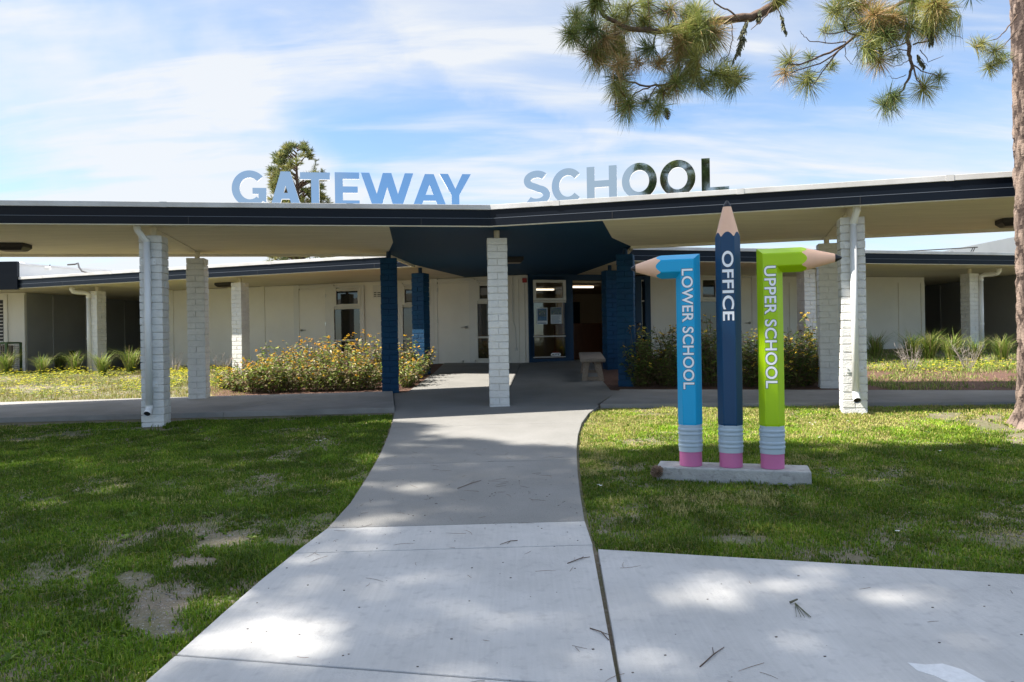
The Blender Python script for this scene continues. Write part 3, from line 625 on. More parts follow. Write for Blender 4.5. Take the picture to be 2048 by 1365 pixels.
column(1226, 645, 16.4, aER, 'blue_brick', 'dark blue brick column behind the stone bench', GB, 'blue_paint')
column(473, 650, 18.0, aEL, 'white_brick', 'white brick column rising behind the left end of the flower bushes', GR)
c_rl = column(186, 650, 20.0, aEL, 'white_brick', 'white brick column with a downpipe in front of the dark left passage', GR)
column(1621, 630, 16.9, aER, 'white_brick', 'white brick column behind the right flower bushes', GR)
c_rr = column(1950, 630, 18.8, aER, 'white_brick', 'white brick column with a downpipe in front of the dark right passage', GR)
# cover strips on the canopy soffit between front and back columns
for a, b in ((c_fl, c_bl), (c_fr, c_br)):
    t = (b[1] - a[1]); t.z = 0; t.normalize(); n = Vector((t.y, -t.x, 0)); bm = MB(); bm.obox(Vector((a[1].x, a[1].y, SOF - 0.012)) - n * 0.02 + t * 0.05, t * ((b[1] - a[1]).length - 0.1), n * 0.04, (0, 0, 0.014)); part('cover_strip', bm, M['soffit'], CN)

# downpipes
def pipe_thing(label, colm, side, top, foot, r=0.042, offx=0.0, kick=True, group='white downpipes on the columns'):
    o, c, base = colm; ang = o.rotation_euler.z; n = Vector((math.sin(ang), -math.cos(ang), 0)); t = Vector((math.cos(ang), math.sin(ang), 0))
    p0 = c + n * (0.146 + r + 0.012) + t * offx; root = thing('downpipe', label, 'downpipe', (p0.x, p0.y, foot))
    z_t = top; mb = MB(); zs = p0.copy(); zs.z = 0
    pts = [zs + Vector((0, 0, foot + (0.10 if kick else 0.0))), zs + Vector((0, 0, z_t))]
    mb.tube(pts, r, 20); part('pipe', mb, M['pvc'], root, smooth=True)
    return root, zs, n, t
def gutter_pipe(colm, label, lean):
    root, zs, n, t = pipe_thing(label, colm, 0, COLTOP - 0.10, gz(colm[1].x, colm[1].y) + 0.15, offx=-0.025 if lean > 0 else 0.0)
    el_ = MB(); a = zs + Vector((0, 0, COLTOP - 0.105)); b = a + Vector((0, 0, 0.16)) + n * 0.085 - t * lean
    el_.tube([a, a + Vector((0, 0, 0.01)), b, b + Vector((0, 0, 0.01))], [0.043, 0.043, 0.043, 0.043], 6); part('elbow', el_, M['pvc'], root)
    hd = MB(); hd.tube([b, b + Vector((0, 0, 0.125))], 0.049, 6); part('pipe_head', hd, M['pvc'], root)
    z0 = gz(colm[1].x, colm[1].y) + 0.15
    kk = MB(); p = zs + Vector((0, 0, z0 + 0.112)); q = zs + Vector((0, 0, z0 + 0.03)) + n * 0.10; ax = (q - p).normalized()
    kk.tube([p + Vector((0, 0, .03)), p, p.lerp(q, .3) - Vector((0, 0, .012)), q], 0.0445, 20, cap=False); part('shoe', kk, M['pvc'], root, smooth=True)
    dk = MB(); dk.tube([q - ax * 0.012, q - ax * 0.011], 0.040, 16); part('opening', dk, M['black'], kk and root.children[-1])
    for zb in (COLTOP - 0.40, z0 + 0.38):
        br = MB(); br.obox(zs - n * 0.05 - t * 0.10 + Vector((0, 0, zb)), t * 0.20, n * 0.010, (0, 0, 0.075)); part('bracket', br, M['pvc'], root)
        for s_ in (-1, 1):
            bo = MB(); bo.tube([zs - n * 0.042 + t * s_ * 0.08 + Vector((0, 0, zb + 0.037)), zs - n * 0.034 + t * s_ * 0.08 + Vector((0, 0, zb + 0.037))], 0.009, 8); part('bolt', bo, M['steel'], root.children[-1])
gutter_pipe(c_fl, 'white downpipe on the left front brick column, open at its foot', 0.09)
gutter_pipe(c_fr, 'white downpipe on the right front column, half in sunlight', -0.03)
def bend_pipe(colm, px, label, flip):
    o, c, base = colm; f = at(px, 650, c.y - 0.12); zs = Vector((f.x, f.y, 0)); root = thing('downpipe', label, 'downpipe', (f.x, f.y, gz(f.x, f.y)), group='white downpipes with bent tops under the building eaves')
    mb = MB(); mb.tube([zs + Vector((0, 0, gz(f.x, f.y))), zs + Vector((0, 0, 2.92))], 0.055, 16); part('pipe', mb, M['pvc'], root, smooth=True)
    b = MB(); s_ = flip; P = [zs + Vector((0, 0, 2.9)), zs + Vector((0, 0, 2.96)), zs + Vector((s_ * 0.06, -0.05, 3.0)), zs + Vector((s_ * 0.2, -0.18, 3.0)), zs + Vector((s_ * 0.26, -0.25, 3.02)), zs + Vector((s_ * 0.28, -0.27, 3.08)), zs + Vector((s_ * 0.28, -0.27, 3.13))]
    b.tube(P, [0.062, 0.06, 0.057, 0.057, 0.06, 0.066, 0.066], 16); part('elbow', b, M['pvc'], root, smooth=True)
    for zb in (2.85, 1.75):
        k = MB(); k.tube([zs + Vector((0, 0, zb)), zs + Vector((0, 0, zb + 0.05))], 0.062, 16); part('bracket', k, M['pvc'], root)
bend_pipe(c_rl, 178, 'white downpipe with a bent top at the left dark passage', -1)
bend_pipe(c_rr, 1963, 'white downpipe with a bent top at the right dark passage', 1)
# short conduit beside the back left column
cp = MB(); a = ground(427, 792); cp.tube([(a.x, 12.95, a.z), (a.x, 12.95, a.z + 0.86)], 0.03, 12); cp.box(a.x - 0.045, a.x + 0.045, 12.90, 13.0, a.z + 0.55, a.z + 0.66)
solo('conduit', cp, M['pvc'], 'short white conduit against the back left brick column', 'conduit', smooth=False)
# ceiling lights
def soffit_light(px, py, zrot, label, w=0.42, dp=0.30):
    p = level(px, py, SOF); o = local(thing('ceiling_light', label, 'lamp', (p.x, p.y, SOF - 0.11), zrot, 'dark box lamps under the canopy'))
    h = MB(); h.add([(-w/2, -dp/2, .11), (w/2, -dp/2, .11), (w/2, dp/2, .11), (-w/2, dp/2, .11), (-w/2, -dp/2, .05), (w/2, -dp/2, .05), (w/2, dp/2, .05), (-w/2, dp/2, .05), (-w*.38, -dp*.36, 0), (w*.38, -dp*.36, 0), (w*.38, dp*.36, 0), (-w*.38, dp*.36, 0)],
        [(3, 2, 1, 0), (0, 1, 5, 4), (1, 2, 6, 5), (2, 3, 7, 6), (3, 0, 4, 7), (4, 5, 9, 8), (5, 6, 10, 9), (6, 7, 11, 10), (7, 4, 8, 11), (8, 9, 10, 11)])
    part('housing', h, M['dark_metal'], o, bevel=0.006)
    g = MB(); g.box(-w*.33, w*.33, -dp*.31, dp*.31, -0.006, -0.001); part('lens', g, M['stone_top'], o)
soffit_light(26, 488, R(8), 'dark box lamp on the soffit at the far left edge')
soffit_light(2030, 438, R(-15), 'dark box lamp on the soffit behind the pine trunk')
soffit_light(1028, 515, R(3), 'dark box lamp on the blue soffit behind the middle column', 0.36)
soffit_light(452, 566, R(-20), 'small dark lamp under the building eave left of the bushes', 0.5)
# fire alarm and conduits on the wall
fa = thing('fire_alarm', 'small red fire alarm box high beside the entrance frame', 'alarm', tuple(vplane(1050, 561, WS, sL)))
mb = MB(); wall_rect(mb, sL, 1046, 557, 1054, 566, 0.0, 0.06); part('housing', mb, M['red'], fa, bevel=0.006)
mb = MB(); wall_rect(mb, sL, 1044.5, 555.5, 1055.5, 567.5, 0.0, 0.012); part('back_plate', mb, M['trim'], fa)
cw = MB(); pts = [vplane(a, b, WS, sL) + n_ * 0.03 for a, b in ((1025, 552), (1026, 640), (1031, 655), (1033, 700))]; cw.tube(pts, 0.013, 8)
e_ = pts[-1]; cw.tube([e_ - Vector((0, 0, 0.02)), e_ + Vector((0, 0, 0.05))], 0.035, 12)
solo('conduit', cw, M['trim'], 'thin conduit running down the wall behind the middle column', 'conduit')
# roof furniture and small fittings far left
v = MB(); p = at(36, 524, 23); v.lathe([(0.34, 3.85), (0.34, 3.92), (0.24, 3.95), (0.24, 4.08), (0.3, 4.1), (0.12, 4.2)], 20, (p.x, p.y))
solo('roof_vent', v, M['flashing'], 'white mushroom roof vent on the far left roof', 'vent', smooth=False)
v = MB(); p = at(1812, 504, 22); v.lathe([(0.12, 3.41), (0.12, 3.5), (0.17, 3.53), (0.05, 3.64)], 16, (p.x, p.y)); solo('roof_vent', v, M['dark_metal'], 'small dark roof vent above the right eave', 'vent')
v = MB(); v.tube([at(135, 530, 20.9), at(150, 529, 20.9), at(156, 527, 20.8), at(158, 535, 20.6), at(164, 543, 20.4), at(176, 546.5, 20.3), at(192, 546.5, 20.25)], 0.022, 8); solo('cable', v, M['dark_metal'], 'grey cable bending over the left parapet', 'cable')
fl = thing('floodlight', 'small floodlight fixed to the white parapet', 'lamp', tuple(at(98, 538, 20.9)))
p = at(98, 538, 20.9); mb = MB(); mb.obox(p + Vector((-.07, -.08, -.05)), (.14, 0, 0), (0, .08, .03), (0, -.02, .09)); part('housing', mb, M['trim'], fl, bevel=0.008); mb = MB(); mb.tube([p + Vector((0, 0, .03)), p + Vector((0, 0.05, .12))], 0.012, 8); part('bracket', mb, M['dark_metal'], fl)
v = MB(); v.tube([at(1770, 505, 24), at(1860, 500.5, 24), at(1955, 495, 24)], 0.018, 6); v.tube([at(1938, 511, 24), at(1946, 496, 24)], 0.012, 6); v.tube([at(1942, 511, 24), at(1950, 496, 24)], 0.012, 6); solo('cable', v, M['dark_metal'], 'dark cable strung low over the right roof', 'cable')
FB = thing('far_building', 'sunlit white roof rising beyond the right eave', 'building', (22, 34, 1.0))
mb = MB(); a, b = at(1850, 510, 33), at(2120, 470, 33)
mb.add([(a.x, 33, 3.2), (b.x + 6, 33, 3.2), (b.x + 6, 33, b.z + 1.4), (a.x, 33, a.z), (a.x, 40, 3.2), (b.x + 6, 40, 3.2), (b.x + 6, 40, b.z + 1.4), (a.x, 40, a.z)], [(0, 1, 2, 3), (5, 4, 7, 6), (3, 2, 6, 7), (1, 5, 6, 2), (4, 0, 3, 7)])
part('roof', mb, M['roofing'], FB); mb = MB(); mb.box(a.x + 0.3, b.x + 5.8, 33.3, 39.5, 0.9, 3.19); part('wall', mb, M['wall'], FB)
v = MB(); c = vplane(0, 0, (0, 21.66), 0); p = Vector((-13.72, 23.6, 1.3)); v.obox((-13.74, 23.3, 1.25), (0.03, 0.18, 0), (-0.02, 0, 0), (0, 0, 0.2)); part('vent_grille', v, M['black'], B)
# litter bin at the left edge
bp = at(6, 715, 20.2); bz = gz(bp.x, bp.y); bn = thing('litter_bin', 'green metal mesh litter bin at the left edge by the louvres', 'bin', (bp.x, bp.y, bz))
mb = MB()
for i in range(11):
    x = bp.x - 0.27 + i * 0.054
    mb.obox((x, bp.y - 0.27, bz + 0.05), (0.012, 0, 0), (0, 0.01, 0), (0.0, 0, 0.78)); mb.obox((bp.x + 0.27, bp.y - 0.27 + i * 0.054, bz + 0.05), (0.01, 0, 0), (0, 0.012, 0), (0, 0, 0.78))
for i in range(12): mb.obox((bp.x - 0.27, bp.y - 0.275, bz + 0.1 + i * 0.06), (0.54, 0, 0), (0, 0.008, 0), (0, 0, 0.01)); mb.obox((bp.x + 0.275, bp.y - 0.27, bz + 0.1 + i * 0.06), (0.008, 0, 0), (0, 0.54, 0), (0, 0, 0.01))
part('mesh_panel', mb, M['stone_top'], bn)
mb = MB()
for sx in (-1, 1):
    for sy in (-1, 1): mb.box(bp.x + sx * 0.29 - 0.025, bp.x + sx * 0.29 + 0.025, bp.y + sy * 0.29 - 0.025, bp.y + sy * 0.29 + 0.025, bz, bz + 0.88)
for zt in (0.05, 0.84):
    mb.box(bp.x - 0.264, bp.x + 0.264, bp.y - 0.31, bp.y - 0.27, bz + zt, bz + zt + 0.05); mb.box(bp.x + 0.27, bp.x + 0.31, bp.y - 0.264, bp.y + 0.264, bz + zt, bz + zt + 0.05)
part('frame', mb, M['green_metal'], bn)
mb = MB(); mb.lathe([(0.20, bz + 0.06), (0.23, bz + 0.8)], 20, (bp.x, bp.y)); part('liner', mb, M['black'], bn)

# ================================================================== ROOF LETTERS
def arc(cx, cy, rx, ry, a0, a1, n=40): return [(cx + rx * math.cos(R(a0 + (a1 - a0) * i / n)), cy + ry * math.sin(R(a0 + (a1 - a0) * i / n))) for i in range(n + 1)]
def ribbon(P, t):
    P = [Vector(p) for p in P]; A, Bq = [], []
    for i in range(len(P)):
        d = (P[min(i + 1, len(P) - 1)] - P[max(i - 1, 0)]).normalized(); n = Vector((-d.y, d.x)); A.append(P[i] + n * t / 2); Bq.append(P[i] - n * t / 2)
    return [tuple(p) for p in A + Bq[::-1]]
def isect(p, q, r, s):
    a, b = Vector(q) - Vector(p), Vector(s) - Vector(r); c = Vector(r) - Vector(p); k = (c.x * b.y - c.y * b.x) / (a.x * b.y - a.y * b.x); return tuple(Vector(p) + a * k)
def glyph(ch, w, t=0.205):
    if ch == 'T': return [[(0, 1), (0, 1 - t), (w/2 - t*.55, 1 - t), (w/2 - t*.55, 0), (w/2 + t*.55, 0), (w/2 + t*.55, 1 - t), (w, 1 - t), (w, 1)]]
    if ch == 'E': return [[(0, 0), (0, 1), (w, 1), (w, 1 - t*.92), (t*1.1, 1 - t*.92), (t*1.1, .5 + t*.45), (w*.93, .5 + t*.45), (w*.93, .5 - t*.45), (t*1.1, .5 - t*.45), (t*1.1, t*.92), (w, t*.92), (w, 0)]]
    if ch == 'H': return [[(0, 0), (0, 1), (t*1.1, 1), (t*1.1, .5 + t*.45), (w - t*1.1, .5 + t*.45), (w - t*1.1, 1), (w, 1), (w, 0), (w - t*1.1, 0), (w - t*1.1, .5 - t*.48), (t*1.1, .5 - t*.48), (t*1.1, 0)]]
    if ch == 'L': return [[(0, 0), (0, 1), (t*1.1, 1), (t*1.1, t*.92), (w, t*.92), (w, 0)]]
    if ch == 'A':
        a, h = t*1.22, 0.13; s = w/2 - h; ya = (w/2 - a) / s
        return [[(0, 0), (w/2 - h, 1), (w/2 + h, 1), (w, 0), (w - a, 0), (w - a - s*.21, .21), (a + s*.21, .21), (a, 0)], [(a + s*.385, .385), (w - a - s*.385, .385), (w/2, min(ya, .86))]]
    if ch == 'W':
        h = t*1.2; q = (w - h) / 2; p = q / 2 + 0.02; r = w - h - p
        return [[(0, 1), (h, 1), isect((h, 1), (p + h, 0), (p, 0), (q, 1)), (q, 1), (q + h, 1), isect((q + h, 1), (r + h, 0), (r, 0), (w - h, 1)), (w - h, 1), (w, 1), (r + h, 0), (r, 0), isect((p + h, 0), (q + h, 1), (q, 1), (r, 0)), (p + h, 0), (p, 0)]]
    if ch == 'Y': return [[(0, 1), (t*1.25, 1), (w/2, .56), (w - t*1.25, 1), (w, 1), (w/2 + t*.55, .37), (w/2 + t*.55, 0), (w/2 - t*.55, 0), (w/2 - t*.55, .37)]]
    if ch == 'O': return [arc(w/2, .5, w/2, .515, 0, 360, 64)[:-1], arc(w/2, .5, w/2 - t*1.05, .515 - t, 0, 360, 64)[:-1]]
    if ch == 'C': return [arc(w*.52, .5, w*.52, .515, 42, 318, 48) + arc(w*.52, .5, w*.52 - t*1.05, .515 - t, 318, 42, 48)]
    if ch == 'G':
        o = arc(w*.52, .5, w*.52, .515, 42, 316, 50); i = arc(w*.52, .5, w*.52 - t*1.05, .515 - t, 312, 42, 46)
        return [o + [(w, .10), (w, .52), (w*.60, .52), (w*.60, .52 - t*.85), (w - t*1.05, .52 - t*.85), (w - t*1.05, .22)] + i]
    if ch == 'S':
        P = arc(w*.5, .725, w*.36, .185, 35, 250, 26) + [(w*.52, .505)] + arc(w*.5, .285, w*.38, .195, 75, -145, 30)
        return [ribbon(P, t)]
LT = {'T': None}
seq = [('G', 464, 533, 376, 'first letter G of the roof sign, mirror metal, before the tree'), ('A', 541, 602, 376, 'mirror letter A between G and T, in front of the tree'), ('T', 600, 660, 376, 'mirror letter T on the roof edge in front of the tree'),
       ('E', 670, 719, 377, 'mirror letter E on the roof edge right of the tree'), ('W', 722, 827, 378, 'wide mirror letter W on the roof edge'), ('A', 824, 894, 379, 'mirror letter A between W and Y on the roof edge'), ('Y', 879, 942, 380, 'mirror letter Y ending the first word on the roof'),
       ('S', 1048, 1100, 378, 'mirror letter S starting the second word on the roof'), ('C', 1104, 1166, 372, 'mirror letter C between S and H on the roof edge'), ('H', 1174, 1234, 367, 'mirror letter H in the second word on the roof'),
       ('O', 1244, 1314, 361, 'mirror letter O beside the letter H'), ('O', 1320, 1391, 356, 'mirror letter O beside the letter L, reflecting dark trees'), ('L', 1403, 1458, 349, 'last letter L of the roof sign, darkly mirroring trees')]
for ch, a, b, yc, lab in seq:
    s = 0.14 if a < 1000 else -0.265; p0 = Vector((APX, 10.5 + 0.13)); A_, B_ = vplane(a, yc, p0, s), vplane(b, yc, p0, s)
    w = (Vector((B_.x, B_.y)) - Vector((A_.x, A_.y))).length; hgt = 0.475; t, n = frame_of(s)
    if ch == 'Y' or (ch == 'A' and a > 700): A_ = A_ - n * 0.0
    me = curve_mesh('letter_' + ch.lower(), glyph(ch, w / hgt), 0.02 / hgt)
    me.transform(Matrix.Scale(hgt, 4)); me.materials.append(M['mirror']); me.materials.append(M['letter_side'])
    for pl_ in me.polygons: pl_.material_index = 0 if pl_.normal.z > 0.7 else 1
    ox = 0.03 if (ch == 'A' and a > 700) or ch == 'T' else 0.0
    o = link('sign_letter', me); o.matrix_world = Matrix(((t.x, 0, n.x, A_.x + n.x * -ox), (t.y, 0, n.y, A_.y - n.y * ox), (0, 1, 0, 3.415), (0, 0, 0, 1)))
    tag(o, lab, 'letter', 'mirrored letters of the roof sign')

# ================================================================== PENCIL SIGN
pc = ground(1474, 966); PR = R(-17); pb = Vector((pc.x, pc.y + 0.14, pc.z))
ROOT_M = Matrix.Translation(pb) @ Matrix.Rotation(PR, 4, 'Z')
plt = local(thing('concrete_plinth', 'low concrete plinth carrying the three giant pencils', 'plinth', pb, PR))
mb = MB(); c = 0.02; w_, d_ = 0.615, 0.165
mb.prism([(-w_, -d_), (w_, -d_), (w_, d_), (-w_, d_)], -0.05, [0.116] * 4); part('block', mb, M['plinth'], plt, bevel=0.014, seg=3)
NA = 96; RV = 0.104; AP = RV * math.cos(R(30))
def hexr(th):
    a = (th % (math.pi / 3)) - math.pi / 6; return min(AP / math.cos(a), RV * 0.975)
TH = [2 * math.pi * i / NA for i in range(NA)]
def rings(mb, R_):
    n = len(R_[0]); vs = [p for r in R_ for p in r]
    mb.add(vs, [(i * n + j, i * n + (j + 1) % n, (i + 1) * n + (j + 1) % n, (i + 1) * n + j) for i in range(len(R_) - 1) for j in range(n)])
def pencil(x, label, paint, body, arm, cone_at, tip_at, zc, text, t0, t1, th_, x_off=0.0):
    """arm: 0 upright, -1 bends left, +1 bends right; zc: height of the bend; cone_at / tip_at: distance along the pencil's last leg."""
    o = local(thing('giant_pencil', label, 'sculpture', ROOT_M @ Vector((x, -0.03, 0.116)), PR, 'giant pencils of the direction sign'))
    e = MB(); e.lathe([(0.090, 0.0), (0.094, 0.004), (0.094, 0.128)], 48); part('eraser', e, M['eraser'], o, smooth=False)
    f = MB(); r0 = 0.0985; pr = [(r0, 0.124)]
    def bead(z): return [(r0, z - 0.012), (r0 + 0.0028, z - 0.010), (r0 + 0.0045, z - 0.006), (r0 + 0.005, z), (r0 + 0.0045, z + 0.006), (r0 + 0.0028, z + 0.010), (r0, z + 0.012)]
    for z in (0.175, 0.211, 0.275, 0.311): pr += bead(z)
    pr += [(r0 - 0.001, 0.352)]; f.lathe(pr, 112); part('ferrule', f, M['ferrule'], o)
    z0 = 0.345; b = MB(); rr = [hexr(t) for t in TH]; ca = [math.cos(t) for t in TH]; sa = [math.sin(t) for t in TH]
    sl = 3.4
    low = [[(r * 0.90 * c_, r * 0.90 * s_, z0) for r, c_, s_ in zip(rr, ca, sa)], [(r * 0.97 * c_, r * 0.97 * s_, z0 + 0.006) for r, c_, s_ in zip(rr, ca, sa)], [(r * c_, r * s_, z0 + 0.022) for r, c_, s_ in zip(rr, ca, sa)]]
    def pos(r, c_, s_, q):                     # a point of the section at distance q along the last leg
        if arm == 0: return (r * c_, r * s_, q)
        return (arm * q, r * s_, zc - arm * r * c_)
    scal = [cone_at - (r - AP) * sl for r in rr]
    if arm == 0: body_r = low + [[(r * c_, r * s_, q) for r, c_, s_, q in zip(rr, ca, sa, scal)]]
    else:
        mit = [(r * c_, r * s_, zc - arm * r * c_) for r, c_, s_ in zip(rr, ca, sa)]
        body_r = low + [mit, [pos(r, c_, s_, q) for r, c_, s_, q in zip(rr, ca, sa, scal)]]
    rings(b, body_r); part('barrel', b, M[paint], o)
    led = tip_at - (tip_at - cone_at) * 0.20
    rad = lambda q: lerp(AP, 0.034, (q - cone_at) / (led - cone_at)) if q <= led else lerp(0.034, 0.011, (q - led) / (tip_at - led))
    w = MB(); rings(w, [[pos(r, c_, s_, q) for r, c_, s_, q in zip(rr, ca, sa, scal)]] + [[pos(rad(q), c_, s_, q) for c_, s_ in zip(ca, sa)] for q in (cone_at + 0.004, lerp(cone_at, led, .5), led)]); part('wood_cone', w, M['wood'], o, smooth=True)
    l = MB(); rings(l, [[pos(k, c_, s_, q) for c_, s_ in zip(ca, sa)] for q, k in ((led, rad(led)), (led + 0.002, rad(led) * 1.01), (lerp(led, tip_at, .6), rad(lerp(led, tip_at, .6))), (tip_at - 0.004, rad(tip_at) * 1.0), (tip_at, 0.002))]); part('lead_tip', l, M['lead'], o, smooth=True)
    # lettering down the front face
    for nm, off, ex, dep_, mt in (('lettering_outline', 0.0030, 0.0004, 0.0008, 'letter_edge'), ('lettering', 0.0, 0.0004, 0.0020, 'letter_white')):
        me = fit_mesh(text_mesh(nm, text, 0.1, 0.0004, 0.0, 1.04), t0 - t1, th_) if nm == 'lettering' else None
        if nm == 'lettering_outline':
            me = text_mesh(nm, text, 0.1, 0.0004, 0.0045, 1.04); me = fit_mesh(me, t0 - t1 + 0.007, th_ + 0.007)
        else:
            me = fit_mesh(text_mesh(nm, text, 0.1, 0.0004, 0.0018, 1.04), t0 - t1, th_)
        me.materials.append(M[mt]); q = link(nm, me, o); gw = 0.0035 if nm == 'lettering_outline' else 0
        # text x runs down the pencil, text y runs to the right
        q.matrix_local = Matrix(((0, 1, 0, -th_ / 2 - gw + x_off), (0, 0, -1, -AP - dep_), (-1, 0, 0, t0 + gw), (0, 0, 0, 1)))
    return o
pencil(-0.335, 'cyan giant pencil bent to the left, lettered LOWER SCHOOL', 'cyan', None, -1, 0.26, 0.485, 1.70, 'LOWER SCHOOL', 1.67, 0.655, 0.092, 0.0)
pencil(-0.005, 'dark blue upright giant pencil lettered OFFICE', 'navy', None, 0, 1.965, 2.237, 0, 'OFFICE', 1.805, 1.225, 0.092)
pencil(0.325, 'lime green giant pencil bent to the right, lettered UPPER SCHOOL', 'lime', None, 1, 0.285, 0.555, 1.715, 'UPPER SCHOOL', 1.665, 0.665, 0.092, 0.0)

# pine cones
def cone_mesh(mb, c, axis, L_, rmax, n=70, tint=(0.13, 0.075, 0.045)):
    axis = Vector(axis).normalized(); u = axis.orthogonal().normalized(); w = axis.cross(u)
    for i in range(n):
        k = i / n; a = i * 2.39996; r = rmax * math.sin(math.pi * (0.12 + 0.83 * k)) ** 0.8; p = Vector(c) + axis * (k * L_); d = u * math.cos(a) + w * math.sin(a); s = axis.cross(d)
        o = p + d * r * 0.35; tip = p + d * r + axis * (L_ * 0.10); ww = rmax * 0.30 * (1.1 - 0.5 * k)
        sh = random.uniform(0.7, 1.5); t = tuple(x * sh for x in tint)
        mb.add([o - s * ww * 0.5, o + s * ww * 0.5, tip + s * ww * 0.8, tip - s * ww * 0.8, o - axis * L_ * .03, tip - axis * L_ * .07], [(0, 1, 2, 3), (0, 3, 5, 4), (1, 4, 5, 2), (2, 5, 3)], t)
    mb.tube([Vector(c), Vector(c) + axis * L_], [rmax * .45, rmax * .2], 10, tint)
g = ground(1309, 962); mb = MB(); cone_mesh(mb, g + Vector((-0.02, 0.0, 0.05)), (0.55, -0.2, 0.45), 0.1, 0.055, 80, (0.24, 0.16, 0.11))
solo('pine_cone', mb, M['bark_tint'], 'brown pine cone lying in the grass beside the plinth', 'pine cone', org=tuple(g))

# ================================================================== BENCH
bn0, bn1 = ground(1187, 766, H), ground(1180, 742, H); ang = math.atan2(-(bn1.x - bn0.x), bn1.y - bn0.y)
bc = (bn0 + bn1) / 2; bc.z = gz(bc.x, bc.y) + H
be = local(thing('stone_bench', 'stone bench with splayed pebbled legs on the porch', 'bench', bc, ang)); be.rotation_euler.x = math.atan(0.05)
mb = MB(); mb.prism([(-.235, -.95), (.235, -.95), (.235, .95), (-.235, .95)], 0.355, 0.425); part('seat', mb, M['stone_top'], be, bevel=0.02, seg=3)
for sy in (-1, 1):
    for sx in (-1, 1):
        l = MB(); x0, x1, y0 = sx * 0.10, sx * 0.165, sy * 0.72
        l.add([(x0 - .05, y0 - .05, .354), (x0 + .05, y0 - .05, .354), (x0 + .05, y0 + .05, .354), (x0 - .05, y0 + .05, .354), (x1 - .055, y0 - .075, -0.02), (x1 + .055, y0 - .075, -0.02), (x1 + .055, y0 + .06, -0.02), (x1 - .055, y0 + .06, -0.02)],
              [(0, 1, 2, 3), (7, 6, 5, 4), (4, 5, 1, 0), (5, 6, 2, 1), (6, 7, 3, 2), (7, 4, 0, 3)]); part('leg', l, M['stone'], be, bevel=0.012)
    f = MB(); f.box(-0.11, 0.11, sy * 0.72 - 0.04, sy * 0.72 + 0.05, -0.01, 0.06); part('foot_bar', f, M['stone'], be, bevel=0.008)

# ================================================================== PLANTS
def shade(c, a, b): k = random.uniform(a, b); return tuple(x * k for x in c)
LEAFC = [(0.17, 0.26, 0.04), (0.26, 0.33, 0.06), (0.38, 0.42, 0.09), (0.20, 0.13, 0.07), (0.40, 0.34, 0.19), (0.20, 0.28, 0.05), (0.11, 0.17, 0.04), (0.28, 0.18, 0.11), (0.48, 0.44, 0.29)]
def leaf(mb, p, d, L_, w, t):
    d = Vector(d).normalized(); s = d.cross(Vector((0, 0, 1))); s = s.normalized() if s.length > 0.01 else Vector((1, 0, 0)); s = (s + Vector((0, 0, random.uniform(-.6, .6)))).normalized()
    u = s.cross(d); m_ = p + d * L_ * 0.45; mb.add([p, m_ + s * w + u * w * .3, p + d * L_ - Vector((0, 0, L_ * .2)), m_ - s * w + u * w * .3], [(0, 1, 2), (0, 2, 3)], t)
def flower_plant(seed, h, rad, nst, bloom, LEAFC=LEAFC, PET=((0.85, 0.42, 0.02), (0.85, 0.55, 0.03), (0.88, 0.60, 0.05))):
    random.seed(seed); fo, st, fl = MB(), MB(), MB()
    for i in range(nst):
        a = random.uniform(0, 6.283); r = rad * math.sqrt(random.random()); b = Vector((math.cos(a) * r * .45, math.sin(a) * r * .45, 0)); hh = h * (random.uniform(0.4, 0.95) if random.random() < .8 else random.uniform(.9, 1.2)) * (1 - 0.15 * (r / rad) ** 2)
        e = Vector((math.cos(a) * r * 1.15, math.sin(a) * r * 1.15, hh)); mid = b.lerp(e, .5) + Vector((random.uniform(-.04, .04), random.uniform(-.04, .04), .05))
        st.tube([b, mid, e], [0.005, 0.004, 0.0022], 4, shade((0.13, 0.10, 0.05), .7, 1.3), cap=False)
        for k in range(random.randint(8, 20)):
            q = random.uniform(.08, .95); p = b.lerp(mid, q * 2) if q < .5 else mid.lerp(e, q * 2 - 1); aa = random.uniform(0, 6.283)
            leaf(fo, p, (math.cos(aa), math.sin(aa), random.uniform(-.5, .7)), random.uniform(.06, .13), random.uniform(.012, .028), shade(random.choice(LEAFC), .7, 1.25))
        if random.random() < bloom * .85:
            for _ in range(random.choice((1, 1, 2, 3))):
                c = e + Vector((random.uniform(-.07, .07), random.uniform(-.07, .07), random.uniform(-.05, .03))); up = Vector((random.uniform(-.6, .6), random.uniform(-.9, .2), 1)).normalized(); u = up.orthogonal().normalized(); w = up.cross(u); t = shade(random.choice(PET), .75, 1.1); rp = random.uniform(.024, .036)
                st.tube([c - up * 0.07, c], 0.002, 3, (0.12, 0.11, 0.05), cap=False)
                for j in range(10):
                    x = j * .6283; d = u * math.cos(x) + w * math.sin(x); s = up.cross(d); fl.add([c + d * .006, c + d * rp * .7 + s * .008, c + d * rp - up * .006, c + d * rp * .7 - s * .008], [(0, 1, 2, 3)], t)
                fl.tube([c - up * .002, c + up * .008], [.011, .006], 8, (0.05, 0.025, 0.015))
    return fo, st, fl
VAR = []
